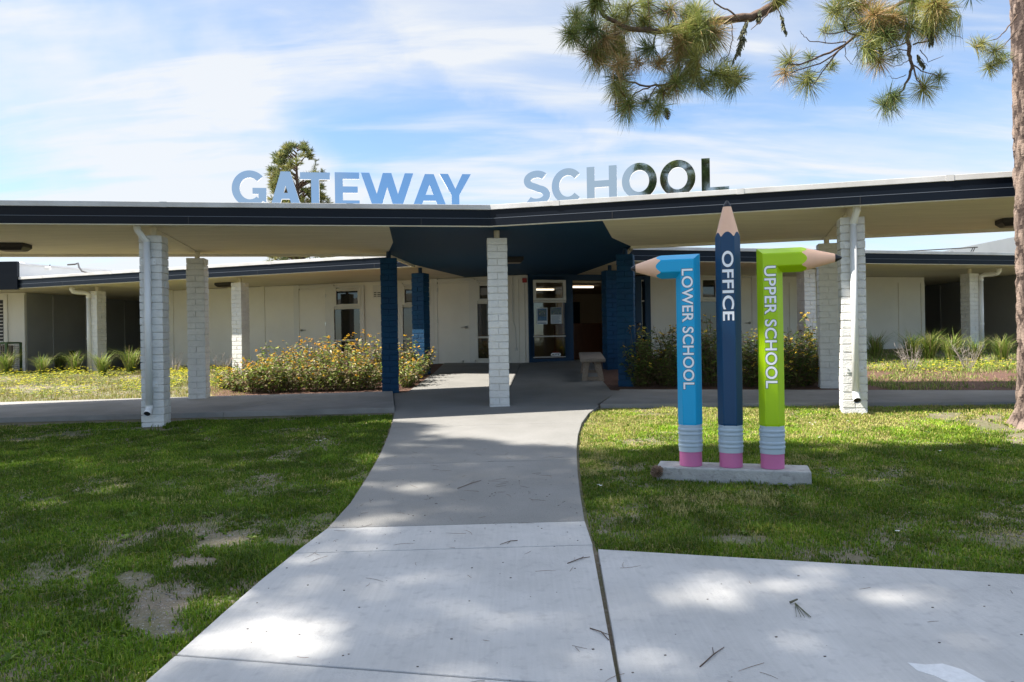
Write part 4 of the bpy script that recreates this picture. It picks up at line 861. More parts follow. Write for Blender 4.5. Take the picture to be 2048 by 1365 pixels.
for i, (h, rad, n_st, bl) in enumerate(((1.0, 0.44, 50, .7), (0.88, 0.42, 46, .75), (0.76, 0.38, 40, .5), (1.08, 0.40, 42, .6), (0.55, 0.36, 36, .2), (0.98, .44, 54, .35), (.86, .42, 50, .45), (.76, .38, 44, .35), (1.06, .40, 46, .35), (.5, .36, 36, .1))):
    fo, st, fl = flower_plant(31 + i, h, rad, n_st, bl) if i < 5 else flower_plant(31 + i, h, rad, n_st, bl, [(0.10, 0.16, 0.03), (0.14, 0.20, 0.04), (0.07, 0.11, 0.025), (0.20, 0.22, 0.06), (0.13, 0.09, 0.05)], ((0.85, 0.55, 0.03), (0.88, 0.66, 0.08)))
    VAR.append((mesh_of('foliage', fo, M['leaf']), mesh_of('stem', st, M['leaf']), mesh_of('flower_head', fl, M['petal'])))
def put_plant(v, x, y, sc_, rz, label, group):
    o = thing('coneflower_bush', label, 'flower bush', (x, y, gz(x, y) + 0.015), rz, group); o.scale = (sc_, sc_, sc_)
    for nm, me in zip(('foliage', 'stems', 'flower_heads'), VAR[v]):
        c_ = link(nm, me, o)
        if nm != 'foliage': c_['kind'] = 'stuff'
random.seed(5)
left_px = [(452, 779, 4), (480, 785, 4), (505, 788, 2), (520, 775, 1), (545, 787, 2), (555, 768, 1), (585, 785, 2), (600, 768, 0), (628, 785, 1), (640, 767, 0), (668, 783, 1), (675, 765, 3), (705, 783, 2), (715, 766, 3), (742, 781, 1), (745, 764, 0), (818, 768, 2), (812, 776, 4), (838, 754, 1), (800, 760, 0), (690, 774, 0), (615, 776, 3), (655, 776, 0), (575, 776, 1), (535, 780, 1)]
for px, py, v in left_px:
    p = ground(px, py); put_plant(v, p.x, p.y, random.uniform(.72, .92), random.uniform(0, 6.28), 'orange flowering bush in the sunlit bed left of the porch', 'orange flowering bushes left of the porch')
right_px = [(1285, 776, 3), (1310, 772, 0), (1335, 776, 3), (1360, 770, 0), (1430, 776, 3), (1432, 766, 0), (1505, 776, 1), (1512, 766, 0), (1590, 776, 1), (1600, 768, 0), (1618, 774, 1), (1625, 766, 3), (1395, 770, 3), (1470, 770, 0), (1545, 770, 0), (1570, 778, 1), (1290, 764, 3)]
for px, py, v in right_px:
    p = ground(px, py); put_plant(v + 5, p.x, p.y, random.uniform(.85, 1.08) * (0.6 if px == 1215 else 1), random.uniform(0, 6.28), 'yellow flowering bush in the shady bed behind the pencils', 'yellow flowering bushes behind the pencils')
def blade_clump(seed, n, L_, dry=False, w0=0.006):
    random.seed(seed); mb = MB()
    for i in range(n):
        a = random.uniform(0, 6.283); b = Vector((random.uniform(-.07, .07), random.uniform(-.07, .07), 0)); l = L_ * random.uniform(.55, 1.1); out = random.uniform(.2, 1.0); d = Vector((math.cos(a), math.sin(a), 0)); s = Vector((-d.y, d.x, 0)) * w0
        c = (0.32, 0.27, 0.14) if (dry or random.random() < .18) else random.choice([(0.12, 0.20, 0.03), (0.20, 0.27, 0.05), (0.30, 0.33, 0.08)]); c = shade(c, .75, 1.25)
        p1, p2 = b + d * out * l * .35 + Vector((0, 0, l * .62)), b + d * out * l * 1.0 + Vector((0, 0, l * random.uniform(.65, .98)))
        mb.add([b - s, b + s, p1 + s * .8, p1 - s * .8, p2], [(0, 1, 2, 3), (3, 2, 4)], c)
    return mb
CL = [mesh_of('clump_blades', blade_clump(50 + i, 210, .72), M['leaf']) for i in range(3)] + [mesh_of('dry_blades', blade_clump(60, 90, .42, True, .004), M['leaf'])]
gl = [(12, 752, 0), (85, 752, 1), (150, 748, 2), (205, 752, 0), (262, 748, 1), (120, 742, 1), (1752, 718, 0), (1825, 722, 1), (1858, 722, 2), (1905, 726, 0), (1950, 726, 1), (2005, 724, 2)]
for i, (px, py, v) in enumerate(gl):
    p = ground(px, py); o = link('ornamental_grass', CL[v]); o.location = p; o.rotation_euler = (0, 0, i * 1.3); k = random.uniform(.85, 1.1); o.scale = (k, k, k)
    tag(o, 'arching grass clump in the sunny bed before the left dark passage' if px < 1000 else 'arching grass clump before the right dark passage', 'grass clump', 'grass clumps by the left passage' if px < 1000 else 'grass clumps by the right passage')
for i, (px, py) in enumerate([(345, 752), (1820, 745), (1935, 742), (445, 748)]):
    p = ground(px, py); mb = MB(); random.seed(80 + i)
    for j in range(26):
        a = random.uniform(0, 6.28); q = p + Vector((math.cos(a) * .05, math.sin(a) * .05, 0)); L1 = random.uniform(.25, .6); e = q + Vector((math.cos(a) * L1 * .45, math.sin(a) * L1 * .45, L1)); mb.tube([q, q.lerp(e, .5) + Vector((.02, 0, .02)), e], [.004, .003, .0015], 4, shade((0.42, 0.37, 0.33), .7, 1.2), cap=False)
        for k_ in range(4): f = q.lerp(e, random.uniform(.4, .95)); g_ = f + Vector((random.uniform(-.09, .09), random.uniform(-.09, .09), random.uniform(.02, .1))); mb.tube([f, g_], [.002, .001], 3, shade((0.42, 0.37, 0.33), .7, 1.2), cap=False)
    solo('dry_shrub', mb, M['leaf'], ['bare grey twiggy shrub behind the left walkway', 'bare grey twiggy shrub left of the right grass clumps', 'bare grey twiggy shrub among yellow flowers on the right', 'bare grey twigs beside the yellow ground cover'][i], 'shrub', org=tuple(p))

# ================================================================== TREES
NC = [(0.055, 0.085, 0.022), (0.075, 0.105, 0.03), (0.11, 0.125, 0.035), (0.045, 0.07, 0.025), (0.16, 0.10, 0.05)]
def tuft(mb, c, d, L_, n, w, cols=NC, spread=1.15, droop=.25, core=.12):
    d = Vector(d).normalized(); u = d.orthogonal().normalized(); v = d.cross(u); base = random.choice(cols)
    for i in range(n):
        a = random.uniform(0, 6.283); t = spread * math.sqrt(random.random()) * 1.35; q = (d * math.cos(t) + (u * math.cos(a) + v * math.sin(a)) * math.sin(t)); l = L_ * random.uniform(.65, 1.05)
        p = Vector(c) - d * random.uniform(0, core); e = p + q * l - Vector((0, 0, droop * l * random.uniform(.3, 1))); m_ = p.lerp(e, .5) + Vector((0, 0, droop * l * .12)); s = q.cross(Vector((random.uniform(-1, 1), random.uniform(-1, 1), random.uniform(-1, 1)))).normalized() * w
        cc = shade(base if random.random() < .75 else random.choice(cols), .7, 1.35)
        mb.add([p - s * .7, p + s * .7, m_ + s, m_ - s, e], [(0, 1, 2, 3), (3, 2, 4)], cc)
# --- the pine at the right edge
random.seed(21)
tb = ground(2078, 848); tb.y = 8.35; tb.x = 5.92; tb.z = gz(tb.x, tb.y)
PT = thing('pine_tree', 'tall pine with thick plated bark at the right edge, branches hanging into the sky', 'tree', tuple(tb))
def bark_trunk(c, h, r_at, nseg=110, na=96, lean=(0.0, 0.0)):
    mb = MB(); vs = []; cols = []
    for i in range(nseg + 1):
        z = h * (i / nseg) ** 1.25
        for j in range(na):
            a = 2 * math.pi * j / na; r = r_at(z) * (1 + 0.22 * max(0, 1 - z / 0.45) ** 2 * (0.5 + 0.5 * math.cos(a * 5 + 1.1)))
            q = Vector((math.cos(a) * 3.0, math.sin(a) * 3.0, z * 2.7)); q += noise.noise_vector(q * 1.1) * .55
            vd = noise.voronoi(q * 1.25)[0]; e = max(0, min(1, (vd[1] - vd[0] - .05) * 2.0)); hgt = e ** .75; k2 = noise.fractal(q * 4, 1, 2, 3)
            rr = r * (1 + 0.13 * (hgt - .75)) + .012 * k2
            vs.append((c[0] + lean[0] * z + rr * math.cos(a), c[1] + lean[1] * z + rr * math.sin(a), c[2] - 0.08 + z)); cols.append((hgt, k2))
    fs, ts = [], []
    for i in range(nseg):
        for j in range(na):
            f = (i * na + j, i * na + (j + 1) % na, (i + 1) * na + (j + 1) % na, (i + 1) * na + j); hg, k2 = cols[f[0]]
            k = max(0, min(1, hg * 1.2 - .25 + .5 * k2)); t = tuple(a + (b - a) * k for a, b in zip((0.035, 0.022, 0.018), (0.215, 0.16, 0.13)))
            o_ = len(mb.f); mb.f.append(list(f)); mb.t.append(t); mb.mi.append(0)
    mb.v = vs; return mb
part('trunk', bark_trunk(tb, 11.5, lambda z: 0.245 * (1 - 0.022 * z) + 0.12 * math.exp(-z / 0.22), 230, 120, (-0.012, 0.0)), M['bark_tint'], PT, smooth=True)
br = MB(); nd = MB(); li = MB(); TW = (0.10, 0.065, 0.045)
DA, DB = 7.0, 7.4
def limb(pts, d0, d1, r0, r1, n=6, wob=6.0):
    P = []
    for i, (x, y) in enumerate(pts): P.append(at(x, y, lerp(d0, d1, i / max(1, len(pts) - 1))))
    out = []
    for i in range(len(P) - 1):
        for k in range(4): out.append(P[i].lerp(P[i + 1], k / 4) + (Vector((random.uniform(-1, 1), random.uniform(-1, 1), random.uniform(-1, 1))) * .008 if (i or k) else Vector()))
    out.append(P[-1]); br.tube(out, [lerp(r0, r1, i / (len(out) - 1)) for i in range(len(out))], n); return P
lims = [([(1620, -50), (1545, 15), (1500, 36), (1440, 42), (1380, 54), (1310, 63), (1250, 56), (1205, 30), (1185, -10)], 7.2, 6.9, .05, .014),
 ([(1400, 50), (1392, 105), (1372, 148), (1342, 166), (1300, 173), (1262, 166), (1238, 152)], 7.0, 6.8, .016, .006), ([(1330, 168), (1328, 190), (1326, 214)], 6.85, 6.8, .007, .004), ([(1392, 128), (1430, 150), (1462, 160)], 6.95, 6.9, .008, .004),
 ([(1312, 64), (1304, 100), (1270, 118)], 7, 7.1, .008, .004), ([(1303, 98), (1322, 121)], 7.1, 7.1, .006, .003), ([(1250, 58), (1212, 82), (1186, 100)], 6.9, 6.8, .008, .004), ([(1302, 173), (1272, 185), (1262, 200), (1256, 204)], 6.8, 6.8, .007, .004), ([(1315, 172), (1298, 196), (1282, 203)], 6.8, 6.75, .006, .003), ([(1395, 110), (1430, 96), (1445, 118)], 7, 7, .006, .003),
 ([(1462, 45), (1466, 80), (1456, 110), (1447, 122), (1470, 122), (1480, 108)], 7, 6.9, .005, .002), ([(1545, 15), (1520, 45), (1502, 60)], 7, 7, .008, .003), ([(1548, 8), (1562, 30), (1570, 60)], 7.1, 7.1, .006, .003), ([(1480, 40), (1455, 20), (1430, 8), (1420, -10)], 7, 7, .009, .005), ([(1340, 60), (1335, 25), (1300, 8)], 7, 7, .007, .004), ([(1300, 63), (1298, 40), (1296, 0)], 7, 7, .006, .004), ([(1205, 30), (1220, 10), (1212, -20)], 6.9, 6.9, .006, .004),
 ([(1832, -40), (1822, 30), (1816, 80), (1818, 110), (1825, 130), (1818, 155), (1806, 180), (1788, 200)], 7.6, 7.2, .028, .006), ([(1825, 128), (1833, 160), (1845, 178)], 7.3, 7.2, .009, .004), ([(1825, 130), (1848, 146), (1878, 151)], 7.3, 7.2, .007, .003), ([(1900, -30), (1800, 8), (1742, 47), (1722, 64), (1690, 90), (1648, 111), (1600, 130), (1576, 129)], 7.7, 7.1, .022, .005), ([(1690, 92), (1640, 128), (1580, 148)], 7.3, 7.1, .009, .004), ([(1680, 98), (1650, 138), (1625, 172)], 7.3, 7.1, .008, .004),
 ([(1712, 72), (1690, 62), (1660, 70), (1645, 66)], 7.3, 7.2, .008, .003), ([(1692, 84), (1655, 88), (1620, 82), (1606, 70), (1600, 62)], 7.3, 7.2, .006, .002), ([(1650, 88), (1652, 72)], 7.2, 7.2, .003, .002), ([(1640, 113), (1612, 112)], 7.2, 7.1, .004, .002), ([(1655, 128), (1640, 145), (1617, 143)], 7.2, 7.2, .004, .002), ([(1818, 82), (1780, 98), (1752, 106)], 7.4, 7.3, .007, .003), ([(1820, 105), (1800, 98), (1772, 112)], 7.4, 7.3, .006, .003), ([(1822, 116), (1802, 130), (1778, 133)], 7.3, 7.3, .005, .002), ([(1812, 150), (1792, 158), (1776, 153)], 7.3, 7.2, .004, .002),
 ([(1840, 100), (1858, 124), (1887, 112)], 7.4, 7.3, .005, .002), ([(1838, 112), (1850, 128), (1855, 133)], 7.4, 7.3, .004, .002), ([(1720, 64), (1742, 88), (1762, 80), (1790, 68)], 7.4, 7.4, .005, .003), ([(1690, 95), (1692, 118), (1706, 130)], 7.3, 7.3, .004, .002), ([(1712, 82), (1714, 108), (1722, 122)], 7.3, 7.3, .004, .002), ([(1826, 90), (1860, 80), (1870, 40), (1880, -10)], 7.5, 7.5, .008, .005), ([(1880, 40), (1903, 70), (1925, 78)], 7.5, 7.5, .005, .002), ([(1868, 60), (1878, 78), (1884, 90)], 7.4, 7.4, .004, .002),
 ([(2035, 30), (2012, 62), (1995, 78), (1968, 84)], 8.2, 8.0, .008, .003), ([(2035, 60), (2008, 90), (1990, 102)], 8.2, 8, .006, .003), ([(2035, 110), (2005, 128), (1985, 132)], 8.2, 8, .006, .003)]
for l in lims: limb(*l)
def join(p, zt, r): q = Vector((tb.x - 0.012 * zt, tb.y, tb.z + zt)); br.tube([q, q.lerp(p, .4) + Vector((0, -.1, .35)), q.lerp(p, .75) + Vector((0, 0, .2)), p], [r * 1.5, r * 1.3, r * 1.1, r], 8)
join(at(1620, -50, 7.2), 5.6, .05); join(at(1832, -40, 7.6), 6.3, .028); join(at(1900, -30, 7.7), 5.9, .022)
tA = [(1165, 45, 55), (1212, 75, 52), (1245, 50, 50), (1190, 95, 50), (1152, 68, 48), (1300, 8, 50), (1260, 12, 48), (1340, 18, 45), (1395, 62, 70), (1378, 40, 58), (1422, 42, 52), (1368, 78, 50), (1432, 68, 48), (1350, 95, 45), (1402, 92, 45), (1242, 112, 48), (1212, 118, 50), (1186, 102, 52), (1290, 100, 42), (1270, 120, 42), (1322, 120, 42), (1380, 115, 45), (1392, 135, 40), (1362, 155, 45), (1350, 165, 42), (1386, 150, 45), (1440, 145, 48), (1458, 162, 52), (1468, 150, 42), (1240, 152, 42), (1236, 180, 46), (1256, 202, 42), (1250, 190, 46), (1324, 186, 34), (1328, 214, 40), (1308, 222, 40), (1290, 205, 30), (1412, 160, 40), (1440, 118, 26), (1225, 28, 52), (1332, 58, 42), (1152, 28, 40), (1200, 5, 50), (1180, 60, 55), (1225, 95, 50), (1380, 75, 60), (1410, 75, 55), (1290, 40, 42), (1560, -8, 40), (1395, 20, 50), (1355, 120, 40), (1230, 70, 50)]
tB = [(1680, 20, 48), (1690, 48, 46), (1722, 42, 50), (1760, 20, 60), (1762, 55, 50), (1800, 30, 50), (1740, 70, 38), (1822, 52, 46), (1852, 28, 50), (1872, 45, 44), (1892, 18, 50), (1792, 70, 40), (1862, 60, 38), (1575, 126, 42), (1573, 152, 38), (1616, 170, 46), (1618, 112, 22), (1645, 64, 20), (1666, 126, 22), (1613, 142, 20), (1744, 100, 40), (1755, 120, 38), (1786, 118, 24), (1783, 202, 46), (1792, 195, 40), (1845, 178, 42), (1879, 149, 26), (1720, 10, 50), (1830, 5, 50), (1900, 40, 44), (1780, 45, 50), (1700, 0, 50), (1870, 5, 50)]
tC = [(1966, 84, 30), (1990, 102, 28), (1985, 132, 30), (2005, 126, 26), (2010, 108, 20)]
tA += [(x + random.uniform(-16, 16), y + random.uniform(-14, 12), r * .8) for x, y, r in tA if r > 41 and random.random() < .4]; tB += [(x + random.uniform(-16, 16), y + random.uniform(-14, 12), r * .8) for x, y, r in tB if y < 75 and r > 37 and random.random() < .4]
for lst, d in ((tA, 6.95), (tB, 7.35), (tC, 8.0)):
    for x, y, r in lst:
        dd = d + random.uniform(-.25, .25); L_ = r / FPX * dd * random.uniform(.9, 1.25)
        tuft(nd, at(x, y, dd), (random.uniform(-.6, .6), random.uniform(-.8, .3), random.uniform(-.5, .35)), L_, int((75 + r * 4.2) * random.uniform(.6, 1.3)), .0016 if r < 30 else .0020, cols=[(0.17, 0.20, 0.045), (0.22, 0.25, 0.06), (0.33, 0.32, 0.09), (0.12, 0.17, 0.05), (0.21, 0.22, 0.055), (0.42, 0.28, 0.12)], spread=random.uniform(1.1, 1.7), droop=random.uniform(.12, .5), core=.10)
# the crown above the picture
for i in range(170):
    z = random.uniform(6.2, 12); a = random.uniform(0, 6.28); rr = random.uniform(.6, 3.6) * (1 - (z - 6) / 9); c = Vector((tb.x + math.cos(a) * rr, tb.y + math.sin(a) * rr, tb.z + z))
    tuft(nd, c, (math.cos(a), math.sin(a), .2), .28, 46, .006, spread=1.5, droop=.2)
    if i % 6 == 0: q = Vector((tb.x, tb.y, tb.z + z * .97)); br.tube([q, q.lerp(c, .5) + Vector((0, 0, .1)), c], [.035, .02, .008], 6)
def hang(px, py, px1, py1, d, r):
    a, b = at(px, py, d), at(px1, py1, d); k = 14; P = [a.lerp(b, i / k) + Vector((random.uniform(-.012, .012), random.uniform(-.012, .012), 0)) for i in range(k + 1)]
    for i in range(k):
        for _ in range(7):
            q = P[i].lerp(P[i + 1], random.random()); w = Vector((random.uniform(-1, 1), random.uniform(-1, 1), 0)) * r * random.uniform(.4, 1) * math.sin(math.pi * (i + .7) / (k + 1)) ; e = q + w - Vector((0, 0, random.uniform(.02, .055)))
            s = Vector((random.uniform(-1, 1), random.uniform(-1, 1), 0)).normalized() * .009; li.add([q - s, q + s, e + s * .4, e - s * .4], [(0, 1, 2, 3)])
for h_ in ((1488, 45, 1478, 108, 6.95, .05), (1496, 42, 1466, 122, 6.95, .035), (1482, 60, 1488, 85, 6.95, .04), (1562, 30, 1572, 66, 7.1, .03), (1520, 20, 1516, 40, 7.1, .05), (1835, 110, 1850, 132, 7.4, .035), (1850, 40, 1858, 70, 7.4, .05), (1830, 20, 1836, 45, 7.5, .05), (1862, 62, 1866, 85, 7.4, .03), (1760, 88, 1762, 104, 7.4, .025), (1858, 88, 1866, 68, 7.4, .03)): hang(*h_)
part('branches', br, M['twig'], PT, smooth=True); ne = part('needles', nd, M['needle'], PT); ne['kind'] = 'stuff'; part('lichen', li, M['lichen'], PT)
mb = MB(); cone_mesh(mb, at(1332, 218, 6.8), (.15, 0, -1), .095, .034, 60, (0.09, 0.045, 0.035)); part('pine_cone', mb, M['bark_tint'], PT)
mb = MB(); cone_mesh(mb, at(1184, 0, 6.9), (0, 0, -1), .15, .03, 60, (0.16, 0.08, 0.05)); part('pine_cone', mb, M['bark_tint'], PT)

# --- conifer behind the roof letters
random.seed(33)
ct = at(600, 690, 38); ct.z = 1.1; CT = thing('conifer_tree', 'dense green conifer rising behind the roof letters A and T', 'tree', tuple(ct))
top = at(598, 282, 38).z; tk = MB(); cr_ = MB()
tk.tube([(ct.x, 38, 1.0), (ct.x + .1, 38, 5), (ct.x - .05, 38, top - .6)], [.3, .2, .03], 10)
def prof_w(z):
    k = (top - z)
    return float(np.interp(k, [0, .35, .8, 1.6, 3.0, 4.2, 6.5, 8.5], [.18, .6, 1.15, 1.4, 1.55, 1.75, 2.0, 1.4]))
for i in range(1900):
    z = top - 9 * random.random() ** .85; a = random.uniform(0, 6.28); rr = prof_w(z) * (random.uniform(.35, 1) ** .6); c = Vector((ct.x + math.cos(a) * rr, 38 + math.sin(a) * rr, z))
    gap = noise.noise(c * 1.1)
    if gap < -.03: continue
    tuft(cr_, c, (math.cos(a) * .6, math.sin(a) * .6, 1), random.uniform(.24, .42), 30, .014, cols=[(0.15, 0.17, 0.05), (0.20, 0.205, 0.06), (0.27, 0.25, 0.08), (0.10, 0.13, 0.045)], spread=.95, droop=.05)
    if i % 5 == 0: tk.tube([(ct.x, 38, z - rr * .55), c], [.05, .015], 5)
for dx, dz in ((-.72, -.55), (.95, -1.0), (-1.05, -2.2), (1.1, -2.4)):
    for k in range(9): tuft(cr_, Vector((ct.x + dx + random.uniform(-.07, .07), 38, top + dz - k * .16)), (random.uniform(-.8, .8), random.uniform(-.5, .5), .8), .25, 22, .011, cols=[(0.14, 0.16, 0.05), (0.2, 0.2, 0.06)], spread=1.1, droop=0)
part('trunk', tk, M['twig'], CT); part('crown', cr_, M['needle'], CT)

# --- pines left of and behind the viewer: they shade the lawn and the path
random.seed(44)
SUNSPOTS = [(560, 1295, 150, 42), (1035, 1262, 55, 26), (1450, 1195, 130, 38), (1900, 1195, 90, 28), (1300, 1325, 130, 26), (1640, 1150, 60, 14), (330, 1352, 90, 16), (960, 868, 60, 10), (1080, 868, 70, 9), (180, 932, 40, 8), (95, 1003, 45, 12), (790, 1045, 60, 8), (1130, 1050, 30, 8)]
def spot_hit(g):
    if g.y < 1.0: return False
    x, y = proj(g.x, g.y, g.z)
    return any(((x - a) / (rx * 1.15 + 10)) ** 2 + ((y - b) / (ry * 1.15 + 5)) ** 2 < 1 for a, b, rx, ry in SUNSPOTS)
def lit_edge(x): return float(np.interp(x, [-20, -3.2, -1.6, 0.3, 1.0, 2.4, 3.6, 4.6, 5.6, 9], [10.2, 10.2, 10.0, 8.55, 8.3, 8.55, 8.35, 8.1, 7.3, 6.6]))
def shade_pine(name, label, tx, ty, h, gx0, gx1, gy0, gy1, n, zr):
    t0 = Vector((tx, ty, gz(tx, ty))); T = thing(name, label, 'tree', tuple(t0), group='pines beside and behind the viewer'); tk, cr_ = MB(), MB()
    tk.tube([t0 - Vector((0, 0, .2)), t0 + Vector((.1, 0, h * .5)), t0 + Vector((0, .1, h))], [.38, .28, .06], 14)
    k = 0
    for i in range(n):
        gx, gy_ = random.uniform(gx0, gx1), random.uniform(gy0, gy1)
        if gy_ > lit_edge(gx) - (.72 if gx > -1 else .15): continue
        g = Vector((gx, gy_, gz(gx, gy_)))
        if spot_hit(g): continue
        hh = random.uniform(*zr); c = g + to_sun * (hh / to_sun.z)
        d = (c - t0); d.z = 0; d = d.normalized() if d.length > .1 else Vector((1, 0, 0))
        tuft(cr_, c, (d.x, d.y, .3), .32, 40, .014, spread=1.5, droop=.2); k += 1
        if k % 14 == 0: q = t0 + Vector((0, 0, min(h * .95, max(h * .35, c.z - t0.z - 1.5)))); tk.tube([q, q.lerp(c, .5) + Vector((0, 0, .3)), c], [.06, .035, .012], 6)
    part('trunk', tk, M['bark'], T); part('crown', cr_, M['needle'], T)
shade_pine('pine_tree', 'wide pine left of the viewer, outside the picture, shading the lawn', -15.5, 3.5, 18, -9.5, 0.2, 0.0, 10.1, 3900, (11, 15))
shade_pine('pine_tree', 'tall pine outside the picture, shading the path and the pencils', -9.5, -2.0, 19.0, 0.0, 7.0, 0.0, 8.6, 3000, (11.5, 16))

# ================================================================== GRASS, GROUND COVER, LITTER
DIRT = [(455, 1082, 95, 26), (560, 1085, 60, 10), (380, 1126, 75, 14), (268, 1161, 42, 17), (315, 1225, 78, 55), (375, 1180, 50, 20), (130, 868, 70, 11), (60, 880, 60, 8), (1700, 1120, 60, 8), (1980, 850, 60, 22), (2040, 870, 50, 30), (1900, 835, 60, 12), (1460, 1085, 80, 14), (300, 858, 70, 8)]
def blades_mesh(name, X, Y, Ln, Wd, tint, matl, lean=0.9, stiff=.75):
    n = len(X); Z = np.interp(Y, [p[0] for p in PROF], [p[1] for p in PROF]) + 0.012 * X; th = rng.uniform(0, 2 * np.pi, n); ln = rng.uniform(.1, lean, n); ps = th + rng.uniform(-1.2, 1.2, n)
    dx, dy = np.cos(th), np.sin(th); sx, sy = -np.sin(ps) * Wd, np.cos(ps) * Wd
    V = np.empty((n, 5, 3), np.float32); b = np.stack([X, Y, Z - .004], 1); s = np.stack([sx, sy, np.zeros(n)], 1)
    m_ = b + np.stack([dx * Ln * ln * .3, dy * Ln * ln * .3, Ln * .55 * (1.15 - .35 * ln)], 1); e = b + np.stack([dx * Ln * ln, dy * Ln * ln, Ln * stiff * (1.25 - .75 * ln)], 1)
    V[:, 0] = b - s; V[:, 1] = b + s; V[:, 2] = m_ + s * .8; V[:, 3] = m_ - s * .8; V[:, 4] = e
    me = bpy.data.meshes.new(name); me.vertices.add(n * 5); me.vertices.foreach_set('co', V.ravel()); i5 = np.arange(n)[:, None] * 5
    lp = np.concatenate([i5 + [0, 1, 2, 3], i5 + [3, 2, 4]], 1).ravel(); me.loops.add(n * 7); me.loops.foreach_set('vertex_index', lp.astype(np.int32))
    st_ = np.stack([np.arange(n) * 7, np.arange(n) * 7 + 4], 1).ravel(); me.polygons.add(n * 2); me.polygons.foreach_set('loop_start', st_.astype(np.int32))
    a = me.attributes.new('tint', 'FLOAT_COLOR', 'FACE'); c = np.ones((n * 2, 4), np.float32); c[:, :3] = np.repeat(tint, 2, 0); a.data.foreach_set('color', c.ravel())
    me.materials.append(matl); me.update(calc_edges=True); return me
def noise2(X, Y, sc_, seed):
    r_ = np.random.default_rng(seed); G = r_.random((64, 64)); x, y = X * sc_, Y * sc_; xi, yi = np.floor(x).astype(int), np.floor(y).astype(int); fx, fy = x - xi, y - yi; fx, fy = fx * fx * (3 - 2 * fx), fy * fy * (3 - 2 * fy)
    g = lambda i, j: G[i % 64, j % 64]
    return (g(xi, yi) * (1 - fx) + g(xi + 1, yi) * fx) * (1 - fy) + (g(xi, yi + 1) * (1 - fx) + g(xi + 1, yi + 1) * fx) * fy
def projn(X, Y):
    Z = np.interp(Y, [p[0] for p in PROF], [p[1] for p in PROF]) + 0.012 * X; a, b = X / Y, (Z - CAMZ) / Y; return 1024 + FPX * (a * cr - b * sr), 682.5 - FPX * (a * sr + b * cr)
def dirt_keep(X, Y):
    px, py = projn(X, Y); k = np.ones(len(X))
    for a, b, rx, ry in DIRT:
        q = ((px - a) / (rx * .88)) ** 2 + ((py - b) / (ry * .88)) ** 2; q = q + (noise2(X, Y, 5, 9) - .5) * 1.3 + (noise2(X, Y, 17, 10) - .5) * .9; k = np.minimum(k, np.clip((q - .35) * .85, 0.02, 1))
    return k
GREEN = np.array([(0.088, 0.165, 0.007), (0.12, 0.205, 0.010), (0.17, 0.25, 0.016), (0.065, 0.125, 0.008), (0.26, 0.27, 0.04), (0.32, 0.26, 0.10)])
def lawn(name, label, x0, x1, y0, y1, dens, inside, dry=0.0, pw=(.3, .27, .18, .15, .07, .03), dry_lit_far=0.0):
    n = int((x1 - x0) * (y1 - y0) * dens); X = rng.uniform(x0, x1, n); Y = rng.uniform(y0, y1, n); ok = inside(X, Y)
    X, Y = X[ok], Y[ok]; px, py = projn(X, Y); vis = (px > -120) & (px < 2170) & (py < 1420); keep = np.where(vis, 1.0, .65) * np.clip(1.15 - .055 * Y, .35, 1) * dirt_keep(X, Y)
    cl = noise2(X, Y, 2.2, 1) * .5 + noise2(X, Y, 6.5, 2) * .35 + noise2(X, Y, 19, 3) * .3; keep *= np.clip((cl - .22) * 2.6, .25, 1)
    k = rng.random(len(X)) < keep; X, Y, cl = X[k], Y[k], cl[k]; n = len(X)
    Ln = rng.uniform(.018, .05, n) * (.55 + .95 * cl) ; Wd = rng.uniform(.0014, .0030, n) * (1 + .09 * np.maximum(0, Y - 3)); cv = (rng.random(n) < .3) & (noise2(X, Y, 3.1, 14) > .45); Ln = np.where(cv, Ln * .62, Ln); Wd = np.where(cv, Wd * 2.6, Wd); ci = rng.choice(6, n, p=pw); T_ = GREEN[ci] * rng.uniform(.7, 1.3, n)[:, None] * (.62 + .76 * noise2(X, Y, 3.7, 17))[:, None]; Ln = Ln * (.65 + .8 * noise2(X, Y, 4.3, 18))
    dr = (noise2(X, Y, 1.6, 5) * .6 + noise2(X, Y, 7, 6) * .5); dm_ = np.clip((dr - .62 + dry + dry_lit_far * np.clip((Y - 7.0) / 2.0, 0, 1)) * 3, 0, .8)[:, None]; T_ = T_ * (1 + (.55 if dry_lit_far else 0) * np.clip((Y - 7.2) / 1.2, 0, 1))[:, None]; m1 = rng.random(n)[:, None] < dm_ * .8; T_ = np.where(m1, np.array([(0.46, 0.41, 0.15)]) * rng.uniform(.6, 1.3, n)[:, None], T_)  # far strip gets more straw; its tint is also lifted to mimic sunlight
    o = link(name, blades_mesh(name, X, Y, Ln, Wd, T_, M['leaf'])); tag(o, label, 'grass', kind='stuff'); return n
XLv = np.vectorize(xl); 
def in_left(X, Y): return (X < np.interp(Y, [-2] + [p.y for p in EL], [xl(-2)] + [p.x for p in EL]) - .02) & (Y < LW[0].y + (X - LW[0].x) * (LW[1].y - LW[0].y) / (LW[1].x - LW[0].x) - .03)
def in_right(X, Y): return (X > np.interp(Y, [p.y for p in ER], [p.x for p in ER]) + .022) & (Y < RW[0].y + (X - RW[0].x) * (RW[1].y - RW[0].y) / (RW[1].x - RW[0].x) - .03) & (Y > RE0.y + (X - RE0.x) * (RE1.y - RE0.y) / (RE1.x - RE0.x) + .02) & ~((abs((X - pb.x) * math.cos(PR) + (Y - pb.y) * math.sin(PR)) < .62) & (abs(-(X - pb.x) * math.sin(PR) + (Y - pb.y) * math.cos(PR)) < .17)) & ((X - tb.x) ** 2 + (Y - tb.y) ** 2 > .13)
nl = lawn('lawn_grass', 'short green shaded grass left of the path', -9.5, 0.2, 1.6, 10.6, 17000, in_left, -.14)
